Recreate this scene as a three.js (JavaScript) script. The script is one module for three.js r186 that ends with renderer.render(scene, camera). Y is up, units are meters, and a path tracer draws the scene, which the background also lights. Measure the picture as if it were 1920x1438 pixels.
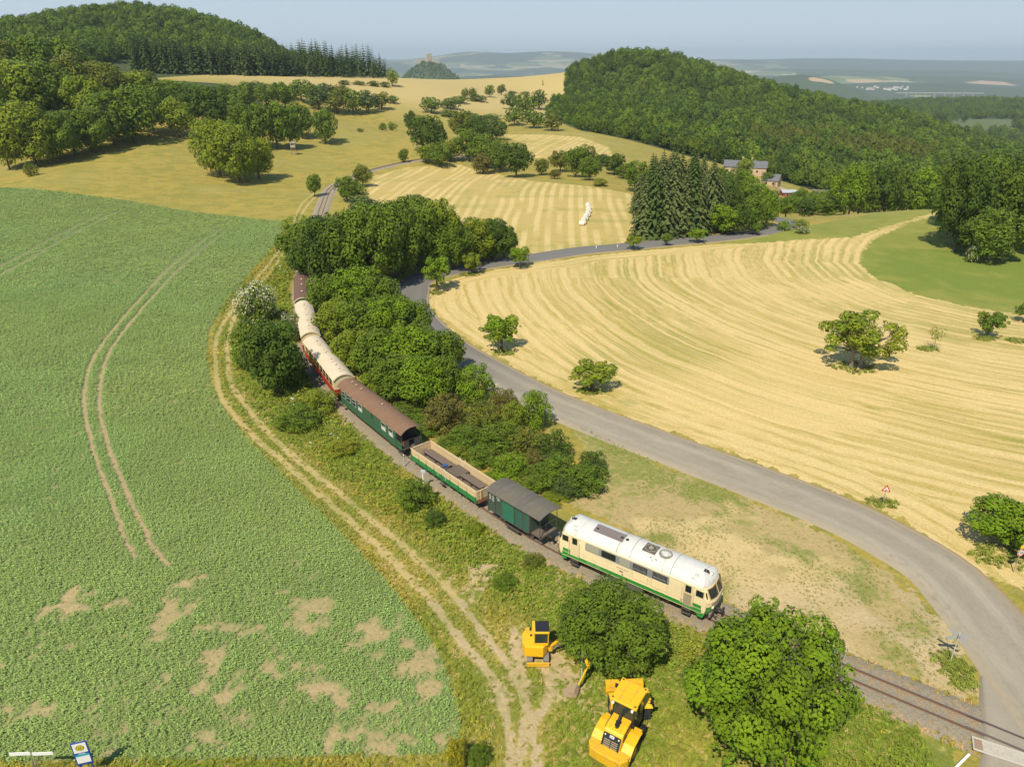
import * as THREE from 'three';
import { mergeGeometries } from 'three/addons/utils/BufferGeometryUtils.js';
import { RoundedBoxGeometry } from 'three/addons/geometries/RoundedBoxGeometry.js';

// ---------- camera, sky, sun, exposure ----------
const scene = new THREE.Scene();
const CAMH = 37, PITCH = 24.5 * Math.PI / 180, FPX = 1331;
const camera = new THREE.PerspectiveCamera(2 * Math.atan(719 / FPX) * 180 / Math.PI, 1920 / 1438, 0.5, 40000);
camera.position.set(0, CAMH, 0); camera.rotation.x = -PITCH; camera.updateMatrixWorld();
const renderer = new THREE.WebGLRenderer({ antialias: true });
renderer.toneMapping = THREE.LinearToneMapping; renderer.toneMappingExposure = 1.08;
renderer.shadowMap.enabled = true;
{ // clear summer sky: air only, even round the horizon
  const W = 64, H = 256, d = new Float32Array(W * H * 4);
  const stops = [[0, .62, .70, .755], [4, .52, .64, .73], [9, .42, .57, .71], [25, .185, .32, .515], [90, .08, .16, .355]];
  for (let j = 0; j < H; j++) {
    const el = Math.max(0, (j + .5) / H * 180 - 90);
    let k = 0; while (k < stops.length - 2 && el > stops[k + 1][0]) k++;
    const a = stops[k], b = stops[k + 1], t = Math.min(1, (el - a[0]) / (b[0] - a[0]));
    for (let i = 0; i < W; i++) { const o = (j * W + i) * 4; for (let c = 0; c < 3; c++) d[o + c] = a[c + 1] + (b[c + 1] - a[c + 1]) * t; d[o + 3] = 1; }
  }
  const sky = new THREE.DataTexture(d, W, H, THREE.RGBAFormat, THREE.FloatType);
  sky.mapping = THREE.EquirectangularReflectionMapping; sky.magFilter = THREE.LinearFilter; sky.minFilter = THREE.LinearFilter; sky.needsUpdate = true;
  scene.background = sky; scene.environment = sky;
}
const SUN_AZ = 25 * Math.PI / 180, SUN_EL = 53 * Math.PI / 180; // behind the camera, to its left, high
const sun = new THREE.DirectionalLight(new THREE.Color().setRGB(1, .905, .725), 5.0);
sun.position.set(-Math.sin(SUN_AZ) * Math.cos(SUN_EL) * 400, Math.sin(SUN_EL) * 400, Math.cos(SUN_AZ) * Math.cos(SUN_EL) * 400 - 100);
sun.target.position.set(0, 0, -100); sun.castShadow = true; sun.shadow.radius = 1;
sun.shadow.mapSize.set(4096, 4096);
Object.assign(sun.shadow.camera, { left: -260, right: 260, top: 260, bottom: -260, near: 1, far: 1200 });
scene.add(sun, sun.target);
scene.fog = new THREE.FogExp2(new THREE.Color().setRGB(.72, .86, 1), 8.5e-5);

// ---------- small tools ----------
const DEG = Math.PI / 180;
function rng(seed) { let s = seed >>> 0; return () => { s = (s + 0x6D2B79F5) >>> 0; let t = Math.imul(s ^ (s >>> 15), 1 | s); t = (t + Math.imul(t ^ (t >>> 7), 61 | t)) ^ t; return ((t ^ (t >>> 14)) >>> 0) / 4294967296; }; }
const lerp = (a, b, t) => a + (b - a) * t, clamp = (x, a, b) => x < a ? a : x > b ? b : x;
const sstep = (a, b, x) => { const t = clamp((x - a) / (b - a), 0, 1); return t * t * (3 - 2 * t); };
const NT = new Float32Array(65536); { const r = rng(77); for (let i = 0; i < 65536; i++) NT[i] = r(); }
function vn(x, y) { // value noise 0..1
  const xf = Math.floor(x), yf = Math.floor(y); let a = x - xf, b = y - yf; a = a * a * (3 - 2 * a); b = b * b * (3 - 2 * b);
  const x0 = xf & 255, x1 = (xf + 1) & 255, y0 = (yf & 255) << 8, y1 = ((yf + 1) & 255) << 8;
  const p = NT[y0 | x0], q = NT[y0 | x1], r = NT[y1 | x0], s = NT[y1 | x1];
  return (p + (q - p) * a) * (1 - b) + (r + (s - r) * a) * b;
}
const fbm = (x, y, o = 3) => { let s = 0, a = .5, t = 0; for (let i = 0; i < o; i++) { s += a * vn(x, y); t += a; x = x * 2.03 + 17.3; y = y * 2.03 + 9.1; a *= .5; } return s / t; };
const taken = {};
function numbered(n) { if (!(n in taken)) { taken[n] = 0; return n; } taken[n]++; return n + '_' + String(taken[n]).padStart(3, '0'); }
function tag(o, label, category, group, kind) { if (label) o.userData.label = label; if (category) o.userData.category = category; if (group) o.userData.group = group; if (kind) o.userData.kind = kind; return o; }
function shade(o) { o.traverse(m => { if (m.isMesh) { m.castShadow = true; m.receiveShadow = true; } }); return o; }
function top(o, name) { o.name = numbered(name); scene.add(shade(o)); return o; }
const mat = (r, g, b, rough = .8, metal = 0, extra = {}) => new THREE.MeshStandardMaterial({ color: new THREE.Color().setRGB(r, g, b), roughness: rough, metalness: metal, side: THREE.DoubleSide, ...extra });
function part(parent, name, geo, m) { const o = new THREE.Mesh(Array.isArray(geo) ? merge(geo) : geo, m); o.name = name; parent.add(o); return o; }
function merge(list) { if (list.length === 1) return list[0]; return mergeGeometries(list.map(g => { const q = g.index ? g.toNonIndexed() : g; for (const k of Object.keys(q.attributes)) if (!['position', 'normal', 'uv'].includes(k)) q.deleteAttribute(k); return q; })); }
function box(w, h, d, x = 0, y = 0, z = 0, r = 0) { const g = r > 0 ? new RoundedBoxGeometry(w, h, d, 2, r) : new THREE.BoxGeometry(w, h, d); if (!(r > 0)) { const u = g.attributes.uv; for (let i = 0; i < 24; i++) { const f = i >> 2; u.setXY(i, u.getX(i) * (f < 2 ? d : w) + x * .37, u.getY(i) * (f === 2 || f === 3 ? d : h) + z * .31 + y * .17); } } g.translate(x, y, z); return g; }
function cyl(r0, r1, h, x, y, z, seg = 12, axis = 'y') { const g = new THREE.CylinderGeometry(r1, r0, h, seg); if (axis === 'x') g.rotateZ(-Math.PI / 2); if (axis === 'z') g.rotateX(Math.PI / 2); g.translate(x, y, z); return g; }
function bar(a, b, r0, r1 = r0, seg = 6) { // tapered rod from a to b
  const A = new THREE.Vector3(...a), B = new THREE.Vector3(...b), d = B.clone().sub(A), g = new THREE.CylinderGeometry(r1, r0, d.length(), seg, 1);
  g.translate(0, d.length() / 2, 0); g.applyQuaternion(new THREE.Quaternion().setFromUnitVectors(new THREE.Vector3(0, 1, 0), d.normalize())); g.translate(A.x, A.y, A.z); return g;
}
function shapeOf(pts) { const s = new THREE.Shape(); pts.forEach(([x, y], i) => i ? s.lineTo(x, y) : s.moveTo(x, y)); s.closePath(); return s; }
function extrude(pts, depth, bevel = 0) { return new THREE.ExtrudeGeometry(shapeOf(pts), { depth, bevelEnabled: bevel > 0, bevelThickness: bevel, bevelSize: bevel, bevelSegments: 2, curveSegments: 6 }); }

// ---------- terrain ----------
function ray(u, v) { const x = (u - 960) / FPX, y = (v - 719) / FPX, s = Math.sin(PITCH), c = Math.cos(PITCH); return [x, -s - y * c, -c + y * s]; }
const onPlane = (u, v, y0 = 0) => { const r = ray(u, v), t = (y0 - CAMH) / r[1]; return [r[0] * t, r[2] * t]; };
const pt = (u, v, D, up = 0) => { const r = ray(u, v), t = D / -r[2]; return [r[0] * t, r[2] * t, CAMH + r[1] * t - up]; };
const ctl = [];
for (const z of [60, 0, -50, -100, -150]) for (const x of [-200, -120, -60, 0, 60, 120]) ctl.push([x, z, z > -110 || Math.abs(x) < 100 ? 0 : x < 0 ? 1.2 : -.5]);
ctl.push([-90, -190, 0], [-50, -205, 0], [-57, -230, .3], [-50, -262, .5], [-30, -285, 1], [0, -190, 0], [36, -215, 0], [0, -240, 0], [30, -180, 0], [60, -165, -.3]);
ctl.push([250, -80, 2], [230, -30, 0], [-260, -80, 2]);
// left meadow and hill
ctl.push(pt(310, 258, 290), pt(100, 322, 230), pt(440, 338, 235), pt(0, 330, 235), pt(560, 345, 235), pt(590, 268, 320), pt(650, 255, 335), pt(640, 220, 430), pt(700, 290, 300), pt(560, 300, 280));
ctl.push(pt(60, 72, 350, 14), pt(-120, 75, 340, 14), pt(220, 5, 800, 14), pt(400, 26, 790, 14), pt(470, 48, 770, 14), pt(512, 78, 760, 12), pt(545, 118, 760, 8), pt(120, 36, 800, 14), pt(640, 88, 575, 22), pt(735, 147, 580), pt(45, 54, 800, 14), pt(-100, 110, 800, 10), pt(300, 138, 480), pt(420, 160, 420), pt(500, 146, 500), pt(620, 146, 555), pt(200, 120, 400, 13), pt(360, 20, 800, 14), pt(120, 160, 300, 14));
ctl.push([-560, -700, 28], [-700, -300, 50], [-500, -100, 20], [-800, -1000, 10], [-350, -1100, 20], [-230, -960, 10]);
// centre plateau
ctl.push(pt(860, 166, 600), pt(860, 149, 750), pt(960, 150, 750), pt(780, 147, 690), pt(900, 202, 510), pt(760, 215, 450), pt(840, 240, 420), pt(960, 215, 480), pt(1010, 260, 370), pt(1120, 268, 365), pt(870, 320, 275));
ctl.push([-80, -960, -15], [60, -960, -10], [-80, -1200, -50], [200, -1250, -60]);
// right hill and valley
ctl.push(pt(1210, 85, 750, 14), pt(1310, 108, 750, 14), pt(1130, 112, 730, 15), pt(1090, 140, 705, 15), pt(1450, 148, 750, 14), pt(1580, 180, 720, 14), pt(1700, 200, 700, 14), pt(1890, 265, 640, 14), pt(1048, 172, 690, 8), pt(1060, 165, 640, 10), pt(1230, 180, 560, 14), pt(1400, 200, 590, 14));
ctl.push([40, -410, 2], [130, -430, -14], [260, -440, -24], [400, -450, -34], [91, -235, -10], [70, -225, -7], [119, -380, -17], [110, -300, -14], [150, -255, -15], [60, -300, -4], [50, -350, -1], [190, -300, -20], [300, -330, -28]);
ctl.push(pt(1190, 350, 235), pt(1460, 428, 165), pt(1600, 418, 178), pt(1740, 392, 190), pt(1900, 400, 185), pt(1850, 470, 150), pt(1650, 500, 135), pt(1780, 530, 128), pt(1920, 560, 122));
ctl.push([150, -200, -1], [190, -180, 2], [250, -230, -8], [400, -200, -6], [600, -500, -55], [500, -900, -60], [300, -1000, -35], [700, -100, 10], [700, -1200, -90]);
const RBF = r2 => r2 < 1e-9 ? 0 : r2 * Math.log(r2) * .5;
let TPS; {
  const S = 1 / 300, n = ctl.length, N = n + 3, M = Array.from({ length: N }, () => new Float64Array(N + 1));
  for (let i = 0; i < n; i++) {
    for (let j = 0; j < n; j++) { const a = (ctl[i][0] - ctl[j][0]) * S, b = (ctl[i][1] - ctl[j][1]) * S; M[i][j] = RBF(a * a + b * b); }
    M[i][i] += .0008; M[i][n] = M[n][i] = 1; M[i][n + 1] = M[n + 1][i] = ctl[i][0] * S; M[i][n + 2] = M[n + 2][i] = ctl[i][1] * S; M[i][N] = ctl[i][2];
  }
  for (let c = 0; c < N; c++) { let p = c; for (let r = c + 1; r < N; r++) if (Math.abs(M[r][c]) > Math.abs(M[p][c])) p = r; [M[c], M[p]] = [M[p], M[c]]; for (let r = c + 1; r < N; r++) { const f = M[r][c] / M[c][c]; if (f) for (let k = c; k <= N; k++) M[r][k] -= f * M[c][k]; } }
  const w = new Float64Array(N); for (let r = N - 1; r >= 0; r--) { let s = M[r][N]; for (let k = r + 1; k < N; k++) s -= M[r][k] * w[k]; w[r] = s / M[r][r]; }
  TPS = (x, z) => { let s = w[n] + w[n + 1] * x * S + w[n + 2] * z * S; for (let i = 0; i < n; i++) { const a = (x - ctl[i][0]) * S, b = (z - ctl[i][1]) * S; s += w[i] * RBF(a * a + b * b); } return s; };
}
const gauss = (x, z, cx, cz, sx, sz) => Math.exp(-(((x - cx) / sx) ** 2) - ((z - cz) / sz) ** 2);
function farH(x, z) {
  const D = -z, xr = x / Math.max(D, 500);
  let y = lerp(-60, -165, sstep(1300, 3800, D)) + 55 * (fbm(x / 1100, z / 900, 3) - .5) * sstep(2600, 4200, D) + 25 * (fbm(x / 700, z / 700, 2) - .5);
  y += 30 * gauss(x, z, 1500, -1750, 560, 330);         // wooded ridge at the right
  y += 40 * gauss(x, z, -200, -2300, 600, 500) + 168 * gauss(x, z, -322, -3050, 165, 190);          // castle hill
  y += 118 * gauss(x, z, 1620, -4300, 330, 500) + 60 * gauss(x, z, 2600, -5200, 900, 500) + 60 * gauss(x, z, 1500, -7000, 1500, 600);
  y += 110 * gauss(x, z, -100, -5200, 900, 600) + 70 * gauss(x, z, 600, -6200, 900, 500);
  y += 75 * gauss(x, z, 3600, -6600, 1500, 450) + 90 * gauss(x, z, 4200, -8600, 2200, 600) + 95 * gauss(x, z, 1800, -9000, 1300, 500);
  const rise = sstep(8200, 12500, D);
  y += rise * (196 + 60 * (fbm(x / 2600 + 3, z / 3000, 3) - .5)) + 110 * gauss(x, z, -450, -12300, 1000, 1500) + 90 * gauss(x, z, 900, -12600, 800, 1500) + 50 * gauss(x, z, 5600, -13500, 1800, 1500) - 16 * rise * sstep(1500, 5000, x);
  return y;
}
function rawH(x, z) {
  const D = Math.hypot(x, z), t = sstep(1050, 1500, Math.max(D, Math.abs(x) * 1.6));
  let y = t < 1 ? TPS(x, z) : 0;
  if (t < 1) y += (fbm(x / 60, z / 60, 2) - .5) * 1.2 * sstep(150, 330, D);
  if (t > 0) y = lerp(y, z > 0 ? lerp(-60, 0, .5) : farH(x, z), t);
  return y;
}
function lines(spec) { const out = [spec[0][0]]; for (const [to, step] of spec.slice(1)) { const from = out[out.length - 1], n = Math.max(1, Math.round(Math.abs(to - from) / step)); for (let i = 1; i <= n; i++) out.push(from + (to - from) * i / n); } return out; }
const XL = lines([[-14000], [-4000, 1000], [-1300, 150], [-700, 30], [-240, 11.5], [-85, 3.1], [0, 2], [85, 2], [240, 3.1], [700, 11.5], [1300, 30], [4000, 110], [14000, 600]]);
const ZL = lines([[300], [0, 60], [-15, 7.5], [-115, 2], [-335, 2.75], [-1300, 12], [-2300, 50], [-4500, 90], [-16000, 240], [-19000, 1000]]);
const HG = ZL.map(z => Float32Array.from(XL, x => rawH(x, z)));
function cellOf(L, v, desc) { let a = 0, b = L.length - 1; while (b - a > 1) { const m = (a + b) >> 1; if (desc ? L[m] >= v : L[m] <= v) a = m; else b = m; } return a; }
function H(x, z) { // height on the ground mesh itself
  const i = cellOf(XL, x, false), j = cellOf(ZL, z, true), a = clamp((x - XL[i]) / (XL[i + 1] - XL[i]), 0, 1), b = clamp((z - ZL[j]) / (ZL[j + 1] - ZL[j]), 0, 1);
  const p = HG[j][i], q = HG[j][i + 1], r = HG[j + 1][i], s = HG[j + 1][i + 1];
  return a + b < 1 ? p + (q - p) * a + (r - p) * b : s + (r - s) * (1 - a) + (q - s) * (1 - b);
}
function at(u, v) { // where a line of sight meets the ground, x z y
  const r = ray(u, v); let t = 20, step = 1;
  for (let k = 0; k < 4000; k++) { const x = r[0] * t, z = r[2] * t, y = CAMH + r[1] * t; if (y < H(x, z)) break; t += step; step = Math.max(.6, t * .006); if (t > 17000) break; }
  let lo = t - step * 1.3, hi = t; for (let k = 0; k < 24; k++) { const m = (lo + hi) / 2; if (CAMH + r[1] * m < H(r[0] * m, r[2] * m)) hi = m; else lo = m; }
  return [r[0] * hi, r[2] * hi, H(r[0] * hi, r[2] * hi), hi];
}
const poly = pts => pts.map(([u, v]) => { const p = at(u, v); return [p[0], p[1]]; });
function inside(P, x, z) { let c = false; for (let i = 0, j = P.length - 1; i < P.length; j = i++) { const [a, b] = P[i], [d, e] = P[j]; if ((b > z) !== (e > z) && x < (d - a) * (z - b) / (e - b) + a) c = !c; } return c; }
function distTo(P, x, z, open) { let m = 1e9; for (let i = open ? 1 : 0, j = open ? 0 : P.length - 1; i < P.length; j = i++) { const ax = P[j][0], az = P[j][1], dx = P[i][0] - ax, dz = P[i][1] - az, t = clamp(((x - ax) * dx + (z - az) * dz) / (dx * dx + dz * dz), 0, 1), ex = x - ax - dx * t, ez = z - az - dz * t, q = ex * ex + ez * ez; if (q < m) m = q; } return Math.sqrt(m); }
function smooth(P, n = 60) { const c = new THREE.CatmullRomCurve3(P.map(([x, z]) => new THREE.Vector3(x, 0, z)), false, 'centripetal'); return c.getSpacedPoints(n).map(p => [p.x, p.z]); }
// ---------- lines of the place: track, road, field edges ----------
const trackP = smooth([[64, -6.5], [29.1, -29.9], [21.75, -34.95], [14.54, -39.95], [8.4, -44.3], [4.0, -47.6], [1.0, -50.4], [-2.1, -53.7], [-9.3, -61.9], [-14.5, -68.5], [-19.2, -75.1], [-26.6, -88.7], [-31.9, -103.8], [-36, -118], [-42, -145], [-49, -180], [-53.5, -205], [-56.5, -225], [-56, -239], [-50.4, -267], [-37.4, -287], [-15, -305]], 420);
const roadC = (() => { // centre line from the two edges as seen
  const L = poly([[1843, 1307], [1827, 1260], [1800, 1207], [1763, 1160], [1710, 1100], [1626, 1040], [1560, 1000], [1453, 953], [1260, 877], [1040, 775]]);
  const R = poly([[1920, 1113], [1823, 1053], [1691, 980], [1560, 925], [1443, 883], [1260, 817], [1060, 747], [960, 692], [853, 631], [796, 571]]);
  const c = [];
  const near = L.map(p => { let b = null, m = 1e9; for (let i = 1; i < R.length; i++) for (let k = 0; k <= 10; k++) { const q = [lerp(R[i - 1][0], R[i][0], k / 10), lerp(R[i - 1][1], R[i][1], k / 10)], d = Math.hypot(q[0] - p[0], q[1] - p[1]); if (d < m) { m = d; b = q; } } return [(p[0] + b[0]) / 2, (p[1] + b[1]) / 2, m]; });
  for (const p of near.slice(4, 9)) c.push([p[0], p[1]]);
  const head = [[31, 10], [33, -8], [33.4, -20], [33.5, -28], [34.1, -36], [34.2, -40.5]];
  const tail = [[4.7, -75.2], [-2.2, -83.7], [-10.7, -96.4], [-16.8, -111.5]];
  const far = poly([[772, 545], [776, 531], [800, 518], [832, 510], [870, 503], [905, 497], [955, 489.5], [1010, 482], [1090, 470], [1170, 463], [1260, 454], [1330, 448], [1400, 440], [1445, 432]]);
  const beyond = [[66.5, -171.5], [69.5, -178], [70, -188], [69, -205], [72, -235], [84, -280], [104, -335]];
  return smooth([...head, ...c, ...tail, ...far, ...beyond], 330);
})();
const cropP = poly([[-260, 330], [0, 352], [250, 378], [530, 415], [528, 438], [500, 480], [455, 530], [415, 575], [390, 622], [386, 670], [398, 730], [430, 785], [475, 838], [530, 892], [600, 960], [660, 1020], [720, 1085], [780, 1160], [820, 1220], [848, 1290], [862, 1350], [860, 1392], [845, 1416], [560, 1420], [0, 1430], [-300, 1430], [-500, 900]]);
const hayP = poly([[1843, 1080], [1691, 972], [1560, 918], [1443, 876], [1260, 810], [1060, 740], [960, 685], [853, 625], [803, 573], [800, 552], [830, 530], [880, 515], [1010, 492], [1170, 473], [1330, 458], [1420, 456], [1600, 445], [1660, 425], [1756, 398], [1752, 404], [1700, 420], [1645, 445], [1620, 470], [1614, 495], [1640, 520], [1720, 553], [1820, 575], [2100, 610], [2300, 1000], [2000, 1120]]);
const moundP = poly([[1752, 404], [1700, 420], [1645, 445], [1620, 470], [1614, 495], [1640, 520], [1720, 553], [1820, 575], [2100, 610], [2300, 560], [2200, 420], [1900, 380]]);
const ridgeP = poly([[1330, 458], [1420, 456], [1600, 445], [1660, 425], [1756, 398], [1750, 386], [1640, 400], [1560, 415], [1480, 432]]);
const hay2P = poly([[690, 350], [700, 330], [760, 314], [860, 308], [930, 325], [1000, 340], [1190, 365], [1196, 440], [1170, 458], [1000, 476], [960, 470], [850, 420], [690, 380]]);
const hay3P = poly([[940, 252], [1010, 252], [1090, 257], [1140, 275], [1150, 292], [1080, 300], [1000, 296], [980, 270]]);
const dryP = poly([[1060, 930], [1140, 900], [1060, 780], [1040, 775], [1260, 880], [1453, 957], [1560, 1005], [1626, 1045], [1710, 1105], [1763, 1165], [1800, 1212], [1827, 1265], [1840, 1310], [1800, 1330], [1560, 1230], [1380, 1140], [1180, 1000]]);
const vergeP = poly([[560, 400], [530, 415], [500, 480], [415, 575], [386, 670], [430, 785], [530, 892], [660, 1020], [780, 1160], [848, 1290], [860, 1392], [845, 1416], [-300, 1432], [-400, 1600], [1500, 1700], [1800, 1500], [1780, 1340], [1560, 1260], [1340, 1195], [1100, 1080], [900, 970], [760, 870], [640, 760], [560, 640], [540, 540], [590, 420]]);
const ruts = [
  poly([[545, 440], [500, 500], [460, 545], [441, 570], [406, 633], [403, 676], [411, 733], [426, 762], [470, 815], [530, 865], [573, 905], [620, 945], [670, 990], [730, 1045], [780, 1098], [818, 1138], [871, 1212], [917, 1262], [940, 1310], [955, 1370], [960, 1450]]),
  poly([[552, 440], [510, 505], [462, 560], [441, 590], [428, 633], [426, 663], [433, 720], [458, 757], [510, 820], [575, 877], [630, 920], [688, 968], [750, 1018], [800, 1065], [856, 1120], [918, 1206], [965, 1262], [978, 1300], [1000, 1370], [1010, 1450]]),
  poly([[964, 1182], [970, 1240], [985, 1290], [985, 1340], [975, 1450]]), poly([[1022, 1240], [1036, 1300], [1020, 1330], [990, 1360]]),
  poly([[545, 440], [556, 400], [572, 375], [590, 362]]), poly([[552, 440], [565, 402], [582, 378], [598, 364]]),
].map(p => smooth(p, 80));
const trams = [
  poly([[410, 430], [330, 490], [262, 560], [210, 620], [175, 670], [160, 715], [158, 770], [170, 830], [200, 920], [235, 1010], [252, 1045]]),
  poly([[422, 432], [345, 495], [278, 565], [228, 625], [200, 670], [188, 715], [186, 770], [200, 830], [235, 920], [285, 1020], [312, 1060]]),
  poly([[186, 402], [100, 445], [40, 478], [-40, 520]]), poly([[200, 404], [110, 452], [50, 488], [-30, 530]]),
].map(p => smooth(p, 60));
const trams2 = [poly([[60, 372], [250, 398], [400, 420], [470, 428]]), poly([[66, 366], [250, 391], [400, 412], [480, 421]]), poly([[-40, 475], [60, 430], [130, 400]]), poly([[250, 470], [190, 440], [240, 410]])].map(p => smooth(p, 40));
const barePatches = [[335, 1130, 26, 50], [300, 1155, 30, 12], [400, 1240, 22, 60], [375, 1290, 16, 30], [430, 1300, 30, 14], [590, 1290, 35, 22], [640, 1320, 25, 20], [720, 1330, 45, 9], [140, 1115, 26, 9], [200, 1140, 110, 6], [520, 1260, 60, 18], [400, 1370, 40, 25], [770, 1240, 35, 40], [800, 1290, 30, 40], [590, 1150, 60, 25], [700, 1190, 50, 30], [60, 1330, 50, 8], [430, 1180, 50, 8], [830, 1390, 12, 30], [660, 1370, 50, 20], [740, 1400, 40, 14]];
const woodR = [[47, -700], [34, -600], [20, -490], [38, -408], [96, -396], [126, -398], [141, -372], [150, -338], [176, -306], [235, -312], [330, -330], [420, -400], [600, -480], [640, -800], [420, -1020], [110, -1020], [60, -800]];
const woodL = [[-760, -180], [-330, -235], [-175, -268], [-150, -320], [-120, -380], [-150, -430], [-215, -460], [-175, -520], [-150, -590], [-130, -640], [-200, -800], [-350, -1000], [-760, -1000]];
// how thick the crop stands at a point of the field: 0 bare .. 1 full
const bareW = barePatches.map(([u, v, w, h]) => { const p = at(u, v), q = at(u + w, v), r = at(u, v + h), s = at(u, v - h); return [p[0], p[1], Math.abs(q[0] - p[0]) + .3, Math.abs(r[1] - s[1]) / 2 + .3]; });
function cropDensity(x, z) {
  let bare = 0;
  for (const b of bareW) { const dx = (x - b[0]) / b[2], dz = (z - b[1]) / b[3], q = dx * dx + dz * dz; if (q < 4) bare = Math.max(bare, 1.25 - q * .55); }
  const n = fbm(x * 1.1 + 40, z * 1.1, 5), nearSoil = sstep(-62, -38, z) * sstep(.46, .66, fbm(x * .16 + 5, z * .16 + 8, 2));
  bare = Math.max(bare * .55, nearSoil * .2);
  return clamp(1 - sstep(.2, .95, bare * .95 + (n - .5) * 1.7), 0, 1);
}

// ---------- painted albedo of the ground ----------
const LUT = new Uint8Array(4096); for (let i = 0; i < 4096; i++) { const c = i / 4095; LUT[i] = Math.round(255 * (c <= .0031308 ? c * 12.92 : 1.055 * Math.pow(c, 1 / 2.4) - .055)); }
const enc = c => LUT[clamp(c * 4095 | 0, 0, 4095)];
function maskCanvas(x0, x1, z0, z1, w, h, draw) {
  const cv = document.createElement('canvas'); cv.width = w; cv.height = h; const g = cv.getContext('2d');
  g.fillStyle = '#000'; g.fillRect(0, 0, w, h); g.globalCompositeOperation = 'lighter';
  const X = x => (x - x0) / (x1 - x0) * w, Y = z => (z0 - z) / (z0 - z1) * h, sc = w / (x1 - x0);
  const path = (P, close) => { g.beginPath(); P.forEach(([x, z], i) => i ? g.lineTo(X(x), Y(z)) : g.moveTo(X(x), Y(z))); if (close) g.closePath(); };
  draw({ fill: (P, c) => { path(P, true); g.fillStyle = c; g.fill(); }, line: (P, c, wd) => { path(P, false); g.strokeStyle = c; g.lineWidth = wd * sc; g.lineJoin = g.lineCap = 'round'; g.stroke(); } });
  return g.getImageData(0, 0, w, h).data;
}
const ferns = (o, a, b, t) => { o[0] = a[0] + (b[0] - a[0]) * t; o[1] = a[1] + (b[1] - a[1]) * t; o[2] = a[2] + (b[2] - a[2]) * t; };
const mixin = (o, c, t) => { if (t <= 0) return; o[0] += (c[0] - o[0]) * t; o[1] += (c[1] - o[1]) * t; o[2] += (c[2] - o[2]) * t; };
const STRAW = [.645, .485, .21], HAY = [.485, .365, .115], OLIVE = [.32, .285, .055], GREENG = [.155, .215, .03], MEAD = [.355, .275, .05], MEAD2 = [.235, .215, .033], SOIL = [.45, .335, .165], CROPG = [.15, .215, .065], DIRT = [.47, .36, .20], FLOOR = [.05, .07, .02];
function alongTo(P, x, z) { let m = 1e9, al = 0, s0 = 0; for (let i = 0, j = P.length - 1; i < P.length; j = i++) { const ax = P[j][0], az = P[j][1], dx = P[i][0] - ax, dz = P[i][1] - az, L = Math.hypot(dx, dz), t = clamp(((x - ax) * dx + (z - az) * dz) / (L * L), 0, 1), ex = x - ax - dx * t, ez = z - az - dz * t, q = ex * ex + ez * ez; if (q < m) { m = q; al = s0 + t * L + Math.atan2(ez, ex) * 22; } s0 += L; } return [Math.sqrt(m), al]; }
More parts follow.
